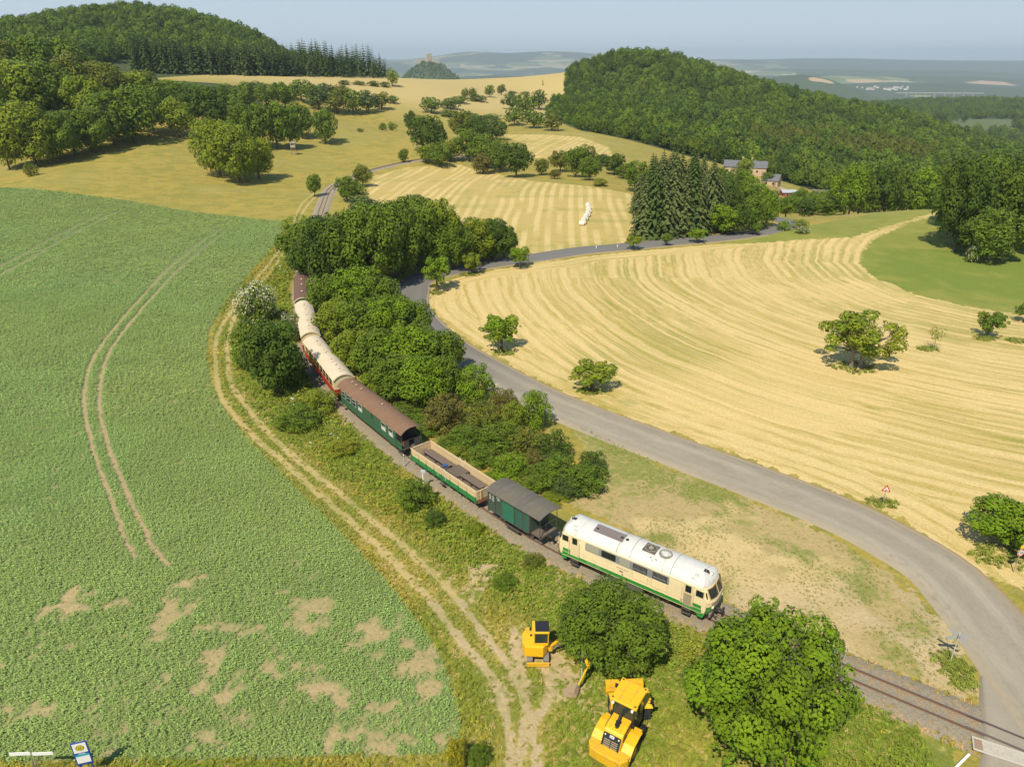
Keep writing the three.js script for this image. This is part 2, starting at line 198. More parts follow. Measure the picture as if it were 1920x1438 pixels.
function paintTile(x0, x1, z0, z1, w, h, ms = 1) {
  const mw = Math.round(w * ms), mh = Math.round(h * ms);
  const A = maskCanvas(x0, x1, z0, z1, mw, mh, ({ fill, line }) => { fill(cropP, '#f00'); fill(hayP, '#0f0'); fill(moundP, '#00f'); fill(ridgeP, '#00f'); });
  const B = maskCanvas(x0, x1, z0, z1, mw, mh, ({ fill, line }) => { fill(dryP, '#f00'); fill(vergeP, '#0f0'); for (const r of ruts) line(r, '#00f', .6); });
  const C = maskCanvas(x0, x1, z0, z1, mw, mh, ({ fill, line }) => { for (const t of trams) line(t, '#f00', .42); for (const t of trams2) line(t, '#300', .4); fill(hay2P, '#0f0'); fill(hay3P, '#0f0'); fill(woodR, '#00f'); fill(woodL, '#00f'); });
  const data = new Uint8Array(w * h * 4), o = [0, 0, 0], px = (x1 - x0) / w, fine = px < .2;
  for (let j = 0; j < h; j++) {
    const z = z0 + (z1 - z0) * (j + .5) / h;
    for (let i = 0; i < w; i++) {
      const x = x0 + (x1 - x0) * (i + .5) / w;
      const jx = (vn(x * 1.3, z * 1.3) - .5) * 1.3 + (vn(x * 5, z * 5 + 30) - .5) * .5, jz = (vn(x * 1.3 + 60, z * 1.3) - .5) * 1.3 + (vn(x * 5 + 9, z * 5) - .5) * .5;
      const mi = clamp(((x + jx - x0) / (x1 - x0) * mw) | 0, 0, mw - 1), mj = clamp(((z0 - z - jz) / (z0 - z1) * mh) | 0, 0, mh - 1), m = (mj * mw + mi) * 4;
      const si = clamp(((x + jx * .25 - x0) / (x1 - x0) * mw) | 0, 0, mw - 1), sj = clamp(((z0 - z - jz * .25) / (z0 - z1) * mh) | 0, 0, mh - 1), ms2 = (sj * mw + si) * 4;
      const nA = fbm(x * .045, z * .045, 3), nB = fbm(x * .35 + 50, z * .35, 3), nC = fine ? fbm(x * 2.6, z * 2.6 + 12, 3) : vn(x * .9, z * .9), nD = fine ? vn(x * 9, z * 9) : .5;
      // open meadow
      ferns(o, MEAD, MEAD2, sstep(.36, .64, nB * .45 + nA * .4 + (vn(x * .25 + 9, z * 1.1) - .5) * .25 + (nC - .5) * .45 + .07)); mixin(o, STRAW, sstep(.55, .8, nA * .55 + nC * .3 + nB * .2) * .32);
      if (z < -430) mixin(o, [.50, .385, .155], sstep(-430, -520, z) * .85);
      const crop = A[ms2] / 255, hay = A[m + 1] / 255, mound = A[m + 2] / 255, dry = B[m] / 255, verge = B[m + 1] / 255, rut = B[ms2 + 2] / 255, tram = C[ms2] / 255, hay2 = C[m + 1] / 255, wood = C[m + 2] / 255;
      if (verge > 0) { const t = sstep(.35, .68, nB * .6 + nC * .4); const c = [lerp(.17, .36, t), lerp(.20, .29, t), lerp(.025, .07, t)]; mixin(o, c, verge); mixin(o, STRAW, verge * sstep(.62, .8, nA * .4 + nC * .6) * .5); if (z > -46 && x > -6) mixin(o, DIRT, verge * .85 * sstep(.54, .66, fbm(x * .3 + 3, z * .3 + 1, 3) * .6 + nC * .4 - .12 * sstep(5, 9, x))); }
      if (dry > 0) { const g = fbm(x * .3 + 11, z * .3, 2), t = sstep(.40, .62, g * .4 + .08 * sstep(-50, -62, z) + nB * .15 + nC * .3 + nD * .15); const c = [lerp(.42, .22, t), lerp(.32, .235, t), lerp(.14, .05, t)]; mixin(o, c, dry); mixin(o, [.55, .42, .19], dry * sstep(.55, .7, nA * .6 + nB * .4)); mixin(o, [.45, .35, .21], dry * .6 * sstep(-46, -40, z) * sstep(.4, .6, nB)); }
      if (hay > 0) {
        const [dm, al] = alongTo(moundP, x, z), dr = distTo(roadC, x, z, true), w1 = dr + (nB - .5) * 2 < 9.2 ? 1 : 0;
        const ph = (dm * (1 - w1) + (dr * .95) * w1) + (vn(x * .07, z * .07) - .5) * 1.5 + (vn(x * .5, z * .5) - .5) * .3;
        const row = Math.floor(ph / 1.9), f = ph / 1.9 - row, wdt = .12 + .42 * NT[(row * 37) & 65535];
        const sx = w1 > .5 ? (x * .7 + z * .7) : al, str1 = vn(sx * .09 + row * 3.7, row * 5.1), str2 = vn(sx * .3, ph * 2.2 + 40), str3 = vn(sx * .7 + 9, ph * 5.5);
        const swath = sstep(wdt + .09, wdt * .55, Math.abs(f - .5)) * sstep(.15, .5, str1), pat = fbm(x * .045 + 20, z * .045 + 31, 3), thin = sstep(.34, .12, Math.abs(ph / .63 - Math.floor(ph / .63) - .5)) * sstep(.3, .7, str2);
        const c = [0, 0, 0]; ferns(c, OLIVE, HAY, sstep(.22, .58, pat * .4 + str2 * .35 + nC * .15 + str3 * .2)); mixin(c, STRAW, swath * (.5 + .3 * str2 + .25 * nC)); mixin(c, STRAW, thin * .4); mixin(c, STRAW, .55 * sstep(.55, .75, str3 * .45 + str2 * .35 + pat * .3)); mixin(c, [.66, .485, .20], sstep(.56, .74, fbm(x * .035 + 9, z * .05, 2) + (str2 - .5) * .3) * .5);
        mixin(c, GREENG, .42 * sstep(.6, .8, str2 * .6 + (1 - pat) * .42) * (1 - swath)); mixin(c, STRAW, sstep(3.7, 2.9, dr + (nC - .5)) * .85);
        mixin(o, c, hay);
      }
      if (hay2 > 0) { const ph = x * .93 + z * .16 + 6 * Math.sin(z * .018) + (vn(x * .08, z * .05) - .5) * 1.1; const f = ph / 2.6 - Math.floor(ph / 2.6); const s = sstep(.34, .16, Math.abs(f - .5)); const c = [0, 0, 0]; ferns(c, OLIVE, HAY, sstep(.25, .6, nA * .4 + nB * .3 + nC * .4)); mixin(c, STRAW, s * (.45 + .5 * nB) * sstep(.2, .5, vn(Math.floor(ph / 2.6) * 3.3, z * .05))); mixin(c, GREENG, .3 * sstep(.6, .75, vn(x * .04, z * .15) * .6 + nB * .4)); mixin(o, c, hay2); }
      if (mound > 0) { const c = [.155, .205, .022]; mixin(c, [.25, .25, .04], sstep(.4, .75, nA * .6 + nB * .4)); if (z < -150) mixin(c, [.27, .26, .045], .7 * nB + .2); mixin(o, c, mound); }
      if (crop > 0) { const d = cropDensity(x, z), c = [0, 0, 0]; ferns(c, SOIL, CROPG, d * .9); mixin(c, [.13, .19, .05], (nA - .3) * .6); mixin(c, [.36, .25, .13], d < .5 ? (nC - .4) * .8 : 0); if (tram > 0) mixin(c, [lerp(.43, .16, sstep(-95, -165, z)), lerp(.305, .17, sstep(-95, -165, z)), lerp(.165, .065, sstep(-95, -165, z))], tram * .85); mixin(o, c, crop); }
      if (rut > 0 && crop < .5) mixin(o, z > -42 ? DIRT : [.47, .36, .15], rut * clamp(.35 + nB * .9, 0, .95));
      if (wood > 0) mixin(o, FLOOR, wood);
      const k = .86 + .28 * nD; const q = ((h - 1 - j) * w + i) * 4; data[q] = enc(o[0] * k); data[q + 1] = enc(o[1] * k); data[q + 2] = enc(o[2] * k); data[q + 3] = 255;
    }
  }
  return data;
}
function paintFar(x0, x1, z0, z1, w, h) { // country beyond the wooded hills: woods, pale fields, quarries
  const data = new Uint8Array(w * h * 4), o = [0, 0, 0];
  const spots = [[1622, 151, 150, 90, SOIL], [1870, 156, 260, 120, [.44, .30, .2]], [1540, 150, 60, 60, SOIL], [1725, 180, 60, 30, [.3, .33, .1]]].map(([u, v, a, b, c]) => { const p = at(u, v); return [p[0], p[1], a, b, c]; });
  for (let j = 0; j < h; j++) { const z = z0 + (z1 - z0) * (j + .5) / h; for (let i = 0; i < w; i++) {
    const x = x0 + (x1 - x0) * (i + .5) / w, n = fbm(x / 700 + 4, z / 700, 4), m = fbm(x / 160, z / 160 + 8, 2);
    ferns(o, [.045, .07, .022], [.065, .09, .03], m); const fx = Math.floor(x / 210 + vn(x / 300, z / 300) * 1.5), fz = Math.floor(z / 170 + vn(x / 260 + 9, z / 260) * 1.5), pick = NT[((fx * 131 + fz * 197) & 65535)];
    const open = sstep(.52, .57, n + (z > -3600 ? -.3 : z < -9000 ? -.03 : 0)); mixin(o, pick < .25 ? [.33, .28, .13] : pick < .7 ? [.12, .16, .05] : [.20, .22, .09], open);
    if (pick > .9 && z < -6000) mixin(o, [.5, .47, .40], open * sstep(.5, .7, vn(x / 25, z / 25)));
    for (const s of spots) { const dx = (x - s[0]) / s[2], dz = (z - s[1]) / s[3], q = dx * dx + dz * dz + (m - .5) * 1.2; if (q < 1.2) mixin(o, s[4], sstep(1.2, .8, q)); }
    const q = ((h - 1 - j) * w + i) * 4; data[q] = enc(o[0]); data[q + 1] = enc(o[1]); data[q + 2] = enc(o[2]); data[q + 3] = 255;
  } }
  return data;
}
function dataTex(data, w, h, srgb = true, wrap = false) { const t = new THREE.DataTexture(data, w, h, THREE.RGBAFormat); t.magFilter = THREE.LinearFilter; t.minFilter = THREE.LinearMipmapLinearFilter; t.generateMipmaps = true; if (srgb) t.colorSpace = THREE.SRGBColorSpace; if (wrap) t.wrapS = t.wrapT = THREE.RepeatWrapping; t.needsUpdate = true; return t; }
const grainTex = (() => { const n = 256, d = new Uint8Array(n * n * 4), per = (x, y, p) => { const xf = Math.floor(x), yf = Math.floor(y), a = x - xf, b = y - yf, g = (i, j) => NT[(((j % p + p) % p) << 8) | ((i % p + p) % p)]; return lerp(lerp(g(xf, yf), g(xf + 1, yf), a), lerp(g(xf, yf + 1), g(xf + 1, yf + 1), a), b); };
  for (let j = 0; j < n; j++) for (let i = 0; i < n; i++) { const v = 255 * (.4 * per(i / 16, j / 16, 16) + .35 * per(i / 6.4, j / 6.4, 40) + .25 * per(i / 2, j / 2, 128)); const q = (j * n + i) * 4; d[q] = d[q + 1] = d[q + 2] = v; d[q + 3] = 255; } return dataTex(d, n, n, false, true); })();
function grain(sx, sy) { const t = grainTex.clone(); t.repeat.set(sx, sy); t.needsUpdate = true; return t; }
function groundTile(x0, x1, z0, z1, m, colors) {
  const I = XL.map((x, i) => i).filter(i => XL[i] >= x0 - 1e-6 && XL[i] <= x1 + 1e-6), J = ZL.map((z, j) => j).filter(j => ZL[j] <= z0 + 1e-6 && ZL[j] >= z1 - 1e-6), w = I.length;
  const p = [], uv = [], ix = [], nr = [];
  for (const j of J) for (const i of I) {
    p.push(XL[i], HG[j][i], ZL[j]); uv.push((XL[i] - x0) / (x1 - x0), (ZL[j] - z1) / (z0 - z1));
    const i0 = Math.max(0, i - 1), i1 = Math.min(XL.length - 1, i + 1), j0 = Math.max(0, j - 1), j1 = Math.min(ZL.length - 1, j + 1);
    const nx = -(HG[j][i1] - HG[j][i0]) / (XL[i1] - XL[i0]), nz = -(HG[j1][i] - HG[j0][i]) / (ZL[j1] - ZL[j0]), l = Math.hypot(nx, 1, nz); nr.push(nx / l, 1 / l, nz / l);
  }
  for (let j = 0; j < J.length - 1; j++) for (let i = 0; i < w - 1; i++) { const a = j * w + i, b = a + 1, c = a + w, d = c + 1; ix.push(a, b, c, b, d, c); }
  const g = new THREE.BufferGeometry(); g.setAttribute('position', new THREE.Float32BufferAttribute(p, 3)); g.setAttribute('uv', new THREE.Float32BufferAttribute(uv, 2)); g.setAttribute('normal', new THREE.Float32BufferAttribute(nr, 3)); g.setIndex(ix);
  const o = top(new THREE.Mesh(g, m), 'ground'); o.castShadow = false; return o;
}
const gm = (tex, w, d, bump = .05, scale = 3) => new THREE.MeshStandardMaterial({ map: tex, roughness: 1, bumpMap: bump ? grain(w / scale, d / scale) : null, bumpScale: bump });
const QT = 1;
const tileSpec = [[-85, 85, -15, -115, 2048, 1205, .06, 2.2, 'near fields, farm track and dry verges around the railway curve'], [-240, 0, -115, -335, 2048, 1878, .1, 4, 'far end of the green crop field and the yellow meadow behind it'], [0, 240, -115, -335, 2048, 1878, .1, 4, 'upper hay meadow, far mown field and green mound'], [-700, 700, -335, -1300, 2048, 1411, .3, 14, 'dry upland fields and wooded slopes below the hilltops']];
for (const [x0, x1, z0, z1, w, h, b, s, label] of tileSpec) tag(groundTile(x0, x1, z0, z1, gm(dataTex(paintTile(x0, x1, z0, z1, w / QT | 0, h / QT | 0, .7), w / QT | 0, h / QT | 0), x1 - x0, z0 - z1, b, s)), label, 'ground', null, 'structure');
{ const w = 2048 / QT | 0, h = 1400 / QT | 0; tag(groundTile(-4000, 4000, -1300, -16000, gm(dataTex(paintFar(-4000, 4000, -1300, -16000, w, h), w, h), 1, 1, 0)), 'hazy lowland of woods and pale fields out to the blue hills', 'ground', null, 'structure'); }
const plainGround = mat(.10, .13, .04, 1), farGround = mat(.06, .085, .03, 1);
for (const [x0, x1, z0, z1, m] of [[-14000, -4000, 300, -19000, farGround], [4000, 14000, 300, -19000, farGround], [-4000, 4000, -16000, -19000, farGround], [-4000, 4000, 300, -15, plainGround], [-4000, -700, -15, -1300, plainGround], [700, 4000, -15, -1300, plainGround], [-700, -240, -15, -335, plainGround], [240, 700, -15, -335, plainGround], [-240, -85, -15, -115, plainGround], [85, 240, -15, -115, plainGround]]) tag(groundTile(x0, x1, z0, z1, m), 'rough green land outside the fields', 'ground', null, 'structure');
// ---------- road ----------
function strip(P, offs, lift, vScale = 1) { // ribbon along P; offs = [[side offset, extra height]...]
  const p = [], uv = [], ix = [], n = P.length, m = offs.length; let s = 0;
  for (let i = 0; i < n; i++) {
    const a = P[Math.max(0, i - 1)], b = P[Math.min(n - 1, i + 1)], dx = b[0] - a[0], dz = b[1] - a[1], l = Math.hypot(dx, dz), nx = -dz / l, nz = dx / l;
    if (i) s += Math.hypot(P[i][0] - P[i - 1][0], P[i][1] - P[i - 1][1]);
    const of = typeof offs[0] === 'function' ? offs[0](i, s) : offs;
    for (let k = 0; k < of.length; k++) { const x = P[i][0] + nx * of[k][0], z = P[i][1] + nz * of[k][0]; p.push(x, H(x, z) + lift + (of[k][1] || 0), z); uv.push(of[k][0] * vScale, s * vScale); }
    if (i) { const w = of.length; for (let k = 0; k < w - 1; k++) { const c = (i - 1) * w + k, d = i * w + k; ix.push(c, c + 1, d, c + 1, d + 1, d); } }
  }
  const g = new THREE.BufferGeometry(); g.setAttribute('position', new THREE.Float32BufferAttribute(p, 3)); g.setAttribute('uv', new THREE.Float32BufferAttribute(uv, 2)); g.setIndex(ix); g.computeVertexNormals();
  if (g.attributes.normal.getY(0) < 0) { for (let i = 0; i < ix.length; i += 3) { const t = ix[i]; ix[i] = ix[i + 1]; ix[i + 1] = t; } g.setIndex(ix); g.computeVertexNormals(); }
  return g;
}
function noiseTex(w, h, f, srgb = true) { const d = new Uint8Array(w * h * 4), o = [0, 0, 0]; for (let j = 0; j < h; j++) for (let i = 0; i < w; i++) { f(i, j, o); const q = (j * w + i) * 4; if (srgb) { d[q] = enc(o[0]); d[q + 1] = enc(o[1]); d[q + 2] = enc(o[2]); } else { d[q] = d[q + 1] = d[q + 2] = o[0] * 255; } d[q + 3] = 255; } return dataTex(d, w, h, srgb, true); }
const roadLen = roadC.slice(1).reduce((s, p, i) => s + Math.hypot(p[0] - roadC[i][0], p[1] - roadC[i][1]), 0);
const asphaltTex = noiseTex(256, 2048, (i, j, o) => { // across 6.4 m, along the whole road; worn wheel lanes, seam, dusty edge
  const x = (i / 256 - .5) * 6.4, s = j / 2048 * roadLen, n = fbm(x * 1.2, s * .35, 3), f = vn(x * 9, s * 5);
  const pt2 = fbm(x * .5 + 4, s * .09, 3), crack = sstep(.035, .0, Math.abs(fbm(x * 1.1 + 9, s * .5, 3) - .5)); let c = .265 + .06 * (n - .5) + .04 * (f - .5) + .06 * (pt2 - .5) - .05 * crack * sstep(.5, .7, pt2); c += .03 * sstep(.6, .2, Math.abs(Math.abs(x) - 1.3));
  const edge = sstep(2.2, 2.85, Math.abs(x) + (n - .5) * .5); o[0] = c * 1.15; o[1] = c; o[2] = c * .75; if (x < -1.9 + (fbm(s * .1, 3, 2) - .5) * .5 && s < 130) { o[0] *= 1.06; o[1] *= 1.05; o[2] *= 1.02; } mixin(o, [.36, .29, .19], edge * .5 * n * 1.6); if (s > 95) { mixin(o, [.12, .12, .125], sstep(95, 125, s) * .75); }
});
asphaltTex.wrapS = asphaltTex.wrapT = THREE.ClampToEdgeWrapping;
const asphalt = new THREE.MeshStandardMaterial({ map: asphaltTex, roughness: .92, bumpMap: grain(6, roadLen), bumpScale: .012 });
{
  const g = strip(roadC, [[-3.3, -.45], [-2.9], [-1.5], [0], [1.5], [2.9], [3.3, -.45]], .055), uv = g.attributes.uv;
  for (let i = 0; i < uv.count; i++) uv.setXY(i, uv.getX(i) / 6.4 + .5, uv.getY(i) / roadLen);
  const ramp = geo => { const q = geo.attributes.position; for (let i = 0; i < q.count; i++) if (q.getZ(i) > -48 && q.getX(i) > 18) { const d = distTo(trackP, q.getX(i), q.getZ(i), true); q.setY(i, q.getY(i) + .275 * sstep(7, 1.3, d)); } geo.computeVertexNormals(); return geo; };
  const road = top(new THREE.Group(), 'road'); tag(road, 'narrow grey asphalt lane curving round the hay meadow to the level crossing', 'road', null, 'structure');
  part(road, 'carriageway', ramp(g), asphalt);
  const jp = [[30.9, -34.5], [29.2, -31.5], [27.9, -29.2], [26.2, -26.7], [24.6, -24.5], [21, -19], [20, -8], [33, -8], [33, -34]];
  const left = jp.slice(0, 7), jv = [], jx = [], rows = 52, cols = 14; for (let r = 0; r <= rows; r++) { const z = lerp(-34.5, -8.2, r / rows); let xl = left[0][0]; for (let k = 1; k < left.length; k++) if (z >= left[k - 1][1] && z <= left[k][1]) xl = lerp(left[k - 1][0], left[k][0], (z - left[k - 1][1]) / (left[k][1] - left[k - 1][1])); for (let c = 0; c <= cols; c++) { const x = c ? lerp(xl, 33, (c - 1) / (cols - 1)) : xl - .35; jv.push(x, c ? .047 : -.4, z); } } for (let r = 0; r < rows; r++) for (let c = 0; c < cols; c++) { const a = r * (cols + 1) + c; jx.push(a, a + cols + 1, a + 1, a + 1, a + cols + 1, a + cols + 2); }
  const jg = new THREE.BufferGeometry(); jg.setAttribute('position', new THREE.Float32BufferAttribute(jv, 3)); jg.setAttribute('uv', new THREE.Float32BufferAttribute(new Float32Array(jv.length / 3 * 2), 2)); jg.setIndex(jx); ramp(jg);
  const ju = jg.attributes.uv, jpos = jg.attributes.position; for (let i = 0; i < ju.count; i++) ju.setXY(i, (jpos.getX(i)) / 12, jpos.getZ(i) / 12);
  const jt = noiseTex(512, 512, (i, j, o) => { const n = fbm(i / 60, j / 60, 4), f = vn(i / 2, j / 2), c = .27 + .06 * (n - .5) + .03 * (f - .5); o[0] = c * 1.15; o[1] = c; o[2] = c * .76; });
  part(road, 'junction', jg, new THREE.MeshStandardMaterial({ map: jt, roughness: .92, bumpMap: grain(6, 6), bumpScale: .012 }));
  // kerb-like earth edge on the meadow side, and the seam and drain covers
  const kerb = mat(.30, .23, .15, .95);
  part(road, 'verge_edge', strip(roadC.slice(28, 190), [[2.86, .0], [2.95, .05], [3.2, .045], [3.35, -.06]], .055), kerb);
  const cap = (u, v, r, m, n) => { const p = at(u, v), o = new THREE.Mesh(n === 'drain_grate' ? merge([box(.55, .03, .34), ...[-.2, -.1, 0, .1, .2].map(x => box(.03, .05, .3, x))]) : new THREE.CylinderGeometry(r, r, .03, 20), m); o.position.set(p[0], .07, p[1]); o.rotation.y = .7; o.name = n; road.add(o); };
  cap(1712, 999, .42, mat(.42, .38, .28, .8), 'manhole_cover'); cap(1362, 914, .3, mat(.07, .06, .05, .7), 'drain_grate'); cap(930, 722, .35, mat(.45, .36, .2, .8), 'manhole_cover');
  shade(road); road.traverse(m => { if (m.isMesh) m.castShadow = false; });
}
// channel across the road mouth with white edge lines
{
  const a = onPlane(1813, 1388), b = onPlane(1960, 1436), d = [b[0] - a[0], b[1] - a[1]], L = Math.hypot(...d), ch = new THREE.Group(); ch.position.set((a[0] + b[0]) / 2, .075 + .275 * sstep(7, 1.3, distTo(trackP, (a[0] + b[0]) / 2, (a[1] + b[1]) / 2 + .45, true)), (a[1] + b[1]) / 2 + .45); ch.rotation.y = -Math.atan2(d[1], d[0]);
  part(ch, 'slab', box(L, .03, .85, 0, .01, 0), new THREE.MeshStandardMaterial({ map: noiseTex(256, 64, (i, j, o) => { const n = fbm(i / 20, j / 12, 3); o[0] = .36 + .18 * n; o[1] = .32 + .17 * n; o[2] = .25 + .15 * n; }), roughness: .9 }));
  part(ch, 'edge_line', box(L, .035, .1, 0, .012, -.46), mat(.5, .47, .4, .85)); part(ch, 'edge_line', box(L, .035, .1, 0, .012, .46), mat(.5, .47, .4, .85));
  for (let k = 0; k < 4; k++) part(ch, 'brick', box(.42, .035, .17, -L / 2 + .3, .012, -.29 + k * .19), mat(.27 + .03 * (k % 2), .19, .12, .9));
  tag(top(ch, 'drain_channel'), 'pale concrete drain channel with white edges across the road mouth', 'drain');
  const e = onPlane(1798, 1438), f = onPlane(1815, 1421), l = Math.hypot(f[0] - e[0], f[1] - e[1]) * 2.2, ml = new THREE.Mesh(box(l, .006, .14), mat(.75, .73, .68, .8)); ml.position.set(e[0], .075 + .275 * sstep(7, 1.3, distTo(trackP, e[0], e[1], true)), e[1]); ml.rotation.y = -Math.atan2(f[1] - e[1], f[0] - e[0]);
  tag(top(ml, 'road_marking'), 'white painted line on the asphalt below the drain channel', 'road marking');
}
// ---------- railway track ----------
const TS = [0]; for (let i = 1; i < trackP.length; i++) TS.push(TS[i - 1] + Math.hypot(trackP[i][0] - trackP[i - 1][0], trackP[i][1] - trackP[i - 1][1]));
function track(s) { let i = 1; while (i < TS.length - 1 && TS[i] < s) i++; const t = (s - TS[i - 1]) / (TS[i] - TS[i - 1]), a = trackP[i - 1], b = trackP[i]; return [lerp(a[0], b[0], t), lerp(a[1], b[1], t)]; }
function trackS(x, z) { let b = 0, m = 1e9; for (let s = 0; s < TS[TS.length - 1]; s += .1) { const p = track(s), d = (p[0] - x) ** 2 + (p[1] - z) ** 2; if (d < m) { m = d; b = s; } } return b; }
const RAILTOP = .36;
{
  const g0 = new THREE.Group(); top(g0, 'railway_track'); tag(g0, 'single narrow gauge track on grey ballast running under the train', 'railway track', null, 'structure');
  const stone = noiseTex(512, 512, (i, j, o) => { const n = NT[((j >> 1) * 631 + (i >> 1) * 17) & 65535], m = fbm(i / 26, j / 26, 3), r = sstep(.5, .7, fbm(i / 60 + 7, j / 60, 2)); const c = .17 + .22 * n * n + .12 * (m - .4); o[0] = c * (1.17 + .2 * r); o[1] = c * (1.0); o[2] = c * (.72 - .12 * r); });
  const bt = stone.clone(); bt.repeat.set(.35, .35); bt.needsUpdate = true;
  const cut = trackP.filter((p, i) => p[0] < 29);
  const bg = strip(cut, [[-2.25, -.06], [-1.75, .09], [-1.15, .20], [0, .195], [1.15, .20], [1.75, .09], [2.25, -.06]], .02);
  part(g0, 'ballast', bg, new THREE.MeshStandardMaterial({ map: bt, roughness: 1, bumpMap: grain(.9, .9), bumpScale: .06 }));
  const rust = mat(.16, .09, .055, .75, .3), shiny = mat(.42, .37, .33, .35, .8);
  const prof = s => { const g = []; return [[s - .07, .21], [s - .07, .22], [s - .012, .24], [s - .012, .32], [s - .032, .33], [s - .032, RAILTOP], [s + .032, RAILTOP], [s + .032, .33], [s + .012, .32], [s + .012, .24], [s + .07, .22], [s + .07, .21]]; };
  for (const s of [-.532, .532]) { const r = part(g0, 'rail', strip(trackP, prof(s), 0), rust); part(r, 'running_surface', strip(trackP, [[s - .024, RAILTOP + .004], [s + .024, RAILTOP + .004]], 0), shiny); }
  const sg = [box(1.8, .14, .22, 0, 0, 0, .02), box(1.84, .14, .24, 0, 0, 0, .02)], sm = [mat(.25, .195, .14, .95), mat(.28, .22, .16, .95), mat(.21, .17, .13, .95)]; let k = 0;
  for (let s = 0; s < TS[TS.length - 1] && k < 298; s += k < 180 ? .66 : .95) { const p = track(s), q = track(s + .3); if (p[0] > 28) continue; const o = new THREE.Mesh(sg[k % 2], sm[(k * 7) % 3]); o.name = 'sleeper'; o.position.set(p[0], H(p[0], p[1]) + .145, p[1]); o.rotation.y = Math.PI / 2 - Math.atan2(q[1] - p[1], q[0] - p[0]); g0.add(o); k++; }
  // crossing panels between and beside the rails
  const cx = trackP.filter(p => p[0] > 27.4 && p[0] < 45), panel = mat(.27, .25, .225, .9);
  const raise = .20; // the road is ramped up to the rails at the crossing
  for (const [a, b] of [[-.50, -.43], [.43, .50]]) part(g0, 'flangeway', strip(cx, [[a, .338], [b, .338]], 0), mat(.06, .05, .045, .8));
  shade(g0);
}
// ---------- vegetation ----------
const leafMat = (r, g, b, rough = .95, tr = .3) => new THREE.MeshPhysicalMaterial({ color: new THREE.Color().setRGB(r, g, b), roughness: rough, vertexColors: true, side: THREE.DoubleSide, specularIntensity: .3, transmission: tr, thickness: 0 });
const bark = mat(.13, .10, .07, .95), barkPale = mat(.24, .21, .17, .95), barkRed = mat(.17, .10, .065, .95);
function leafGeo() { return { p: [], n: [], c: [] }; }
function leafQuad(G, x, y, z, nx, ny, nz, size, asp, spin, ox, oy, oz, col) { // folded leaf spray; shading normal leans outward
  let tx = -nz, ty = 0, tz = nx; let l = Math.hypot(tx, tz); if (l < 1e-3) { tx = 1; tz = 0; l = 1; } tx /= l; tz /= l;
  let bx = ny * tz - nz * ty, by = nz * tx - nx * tz, bz = nx * ty - ny * tx;
  const cs = Math.cos(spin), sn = Math.sin(spin); const ux = tx * cs + bx * sn, uy = ty * cs + by * sn, uz = tz * cs + bz * sn, vx = bx * cs - tx * sn, vy = by * cs - ty * sn, vz = bz * cs - tz * sn;
  const a = size * .5, b = size * .5 * asp, d = b * .17;
  const P = [[-a, 0, -d], [0, -b, d], [a, 0, -d], [0, b, d]].map(([i, j, k]) => [x + ux * i + vx * j + nx * k, y + uy * i + vy * j + ny * k, z + uz * i + vz * j + nz * k]);
  let mx = nx * .42 + ox * .8, my = ny * .42 + oy * .8 + .2, mz = nz * .42 + oz * .8; l = Math.hypot(mx, my, mz); mx /= l; my /= l; mz /= l;
  for (const i of [0, 1, 2, 0, 2, 3]) { G.p.push(...P[i]); G.n.push(mx, my, mz); G.c.push(col[0], col[1], col[2]); }
}
function leafEnd(G) { const g = new THREE.BufferGeometry(); g.setAttribute('position', new THREE.Float32BufferAttribute(G.p, 3)); g.setAttribute('normal', new THREE.Float32BufferAttribute(G.n, 3)); g.setAttribute('color', new THREE.Float32BufferAttribute(G.c, 3)); return g; }
// a crown of unit size: height 1 (from the ground), width about 1; lobes give an uneven outline with gaps between
function crownLobes(R, { base = .18, nl = 16, top: tp = 1, spread = 1, lobe = .3 }) {
  const L = [], cy = (base + tp) / 2, ry = (tp - base) / 2;
  for (let k = 0; k < nl; k++) {
    const y = 1 - 2 * (k + .5) / nl, a = k * 2.39996 + R() * .9, q = Math.sqrt(1 - y * y), s = .5 + .36 * R(), lr = lobe * (.6 + .75 * R());
    L.push([Math.cos(a) * q * .5 * spread * s, cy + y * ry * (.62 + .2 * R()), Math.sin(a) * q * .5 * spread * s, lr * .5, lr * .5 * (.75 + .3 * R()), .88 + .24 * R(), R()]);
  }
  for (let k = 0; k < nl * .45; k++) { const a = R() * 6.283, y = -.5 + 1.3 * R(), q = Math.sqrt(Math.max(.05, 1 - y * y)), lr = lobe * (.26 + .24 * R()); L.push([Math.cos(a) * q * .5 * spread * .9, cy + y * ry * .95, Math.sin(a) * q * .5 * spread * .9, lr * .5, lr * .6, .9 + .25 * R(), R()]); }
  L.push([0, cy, 0, .26, ry * .55, 1, .5]); return L;
}
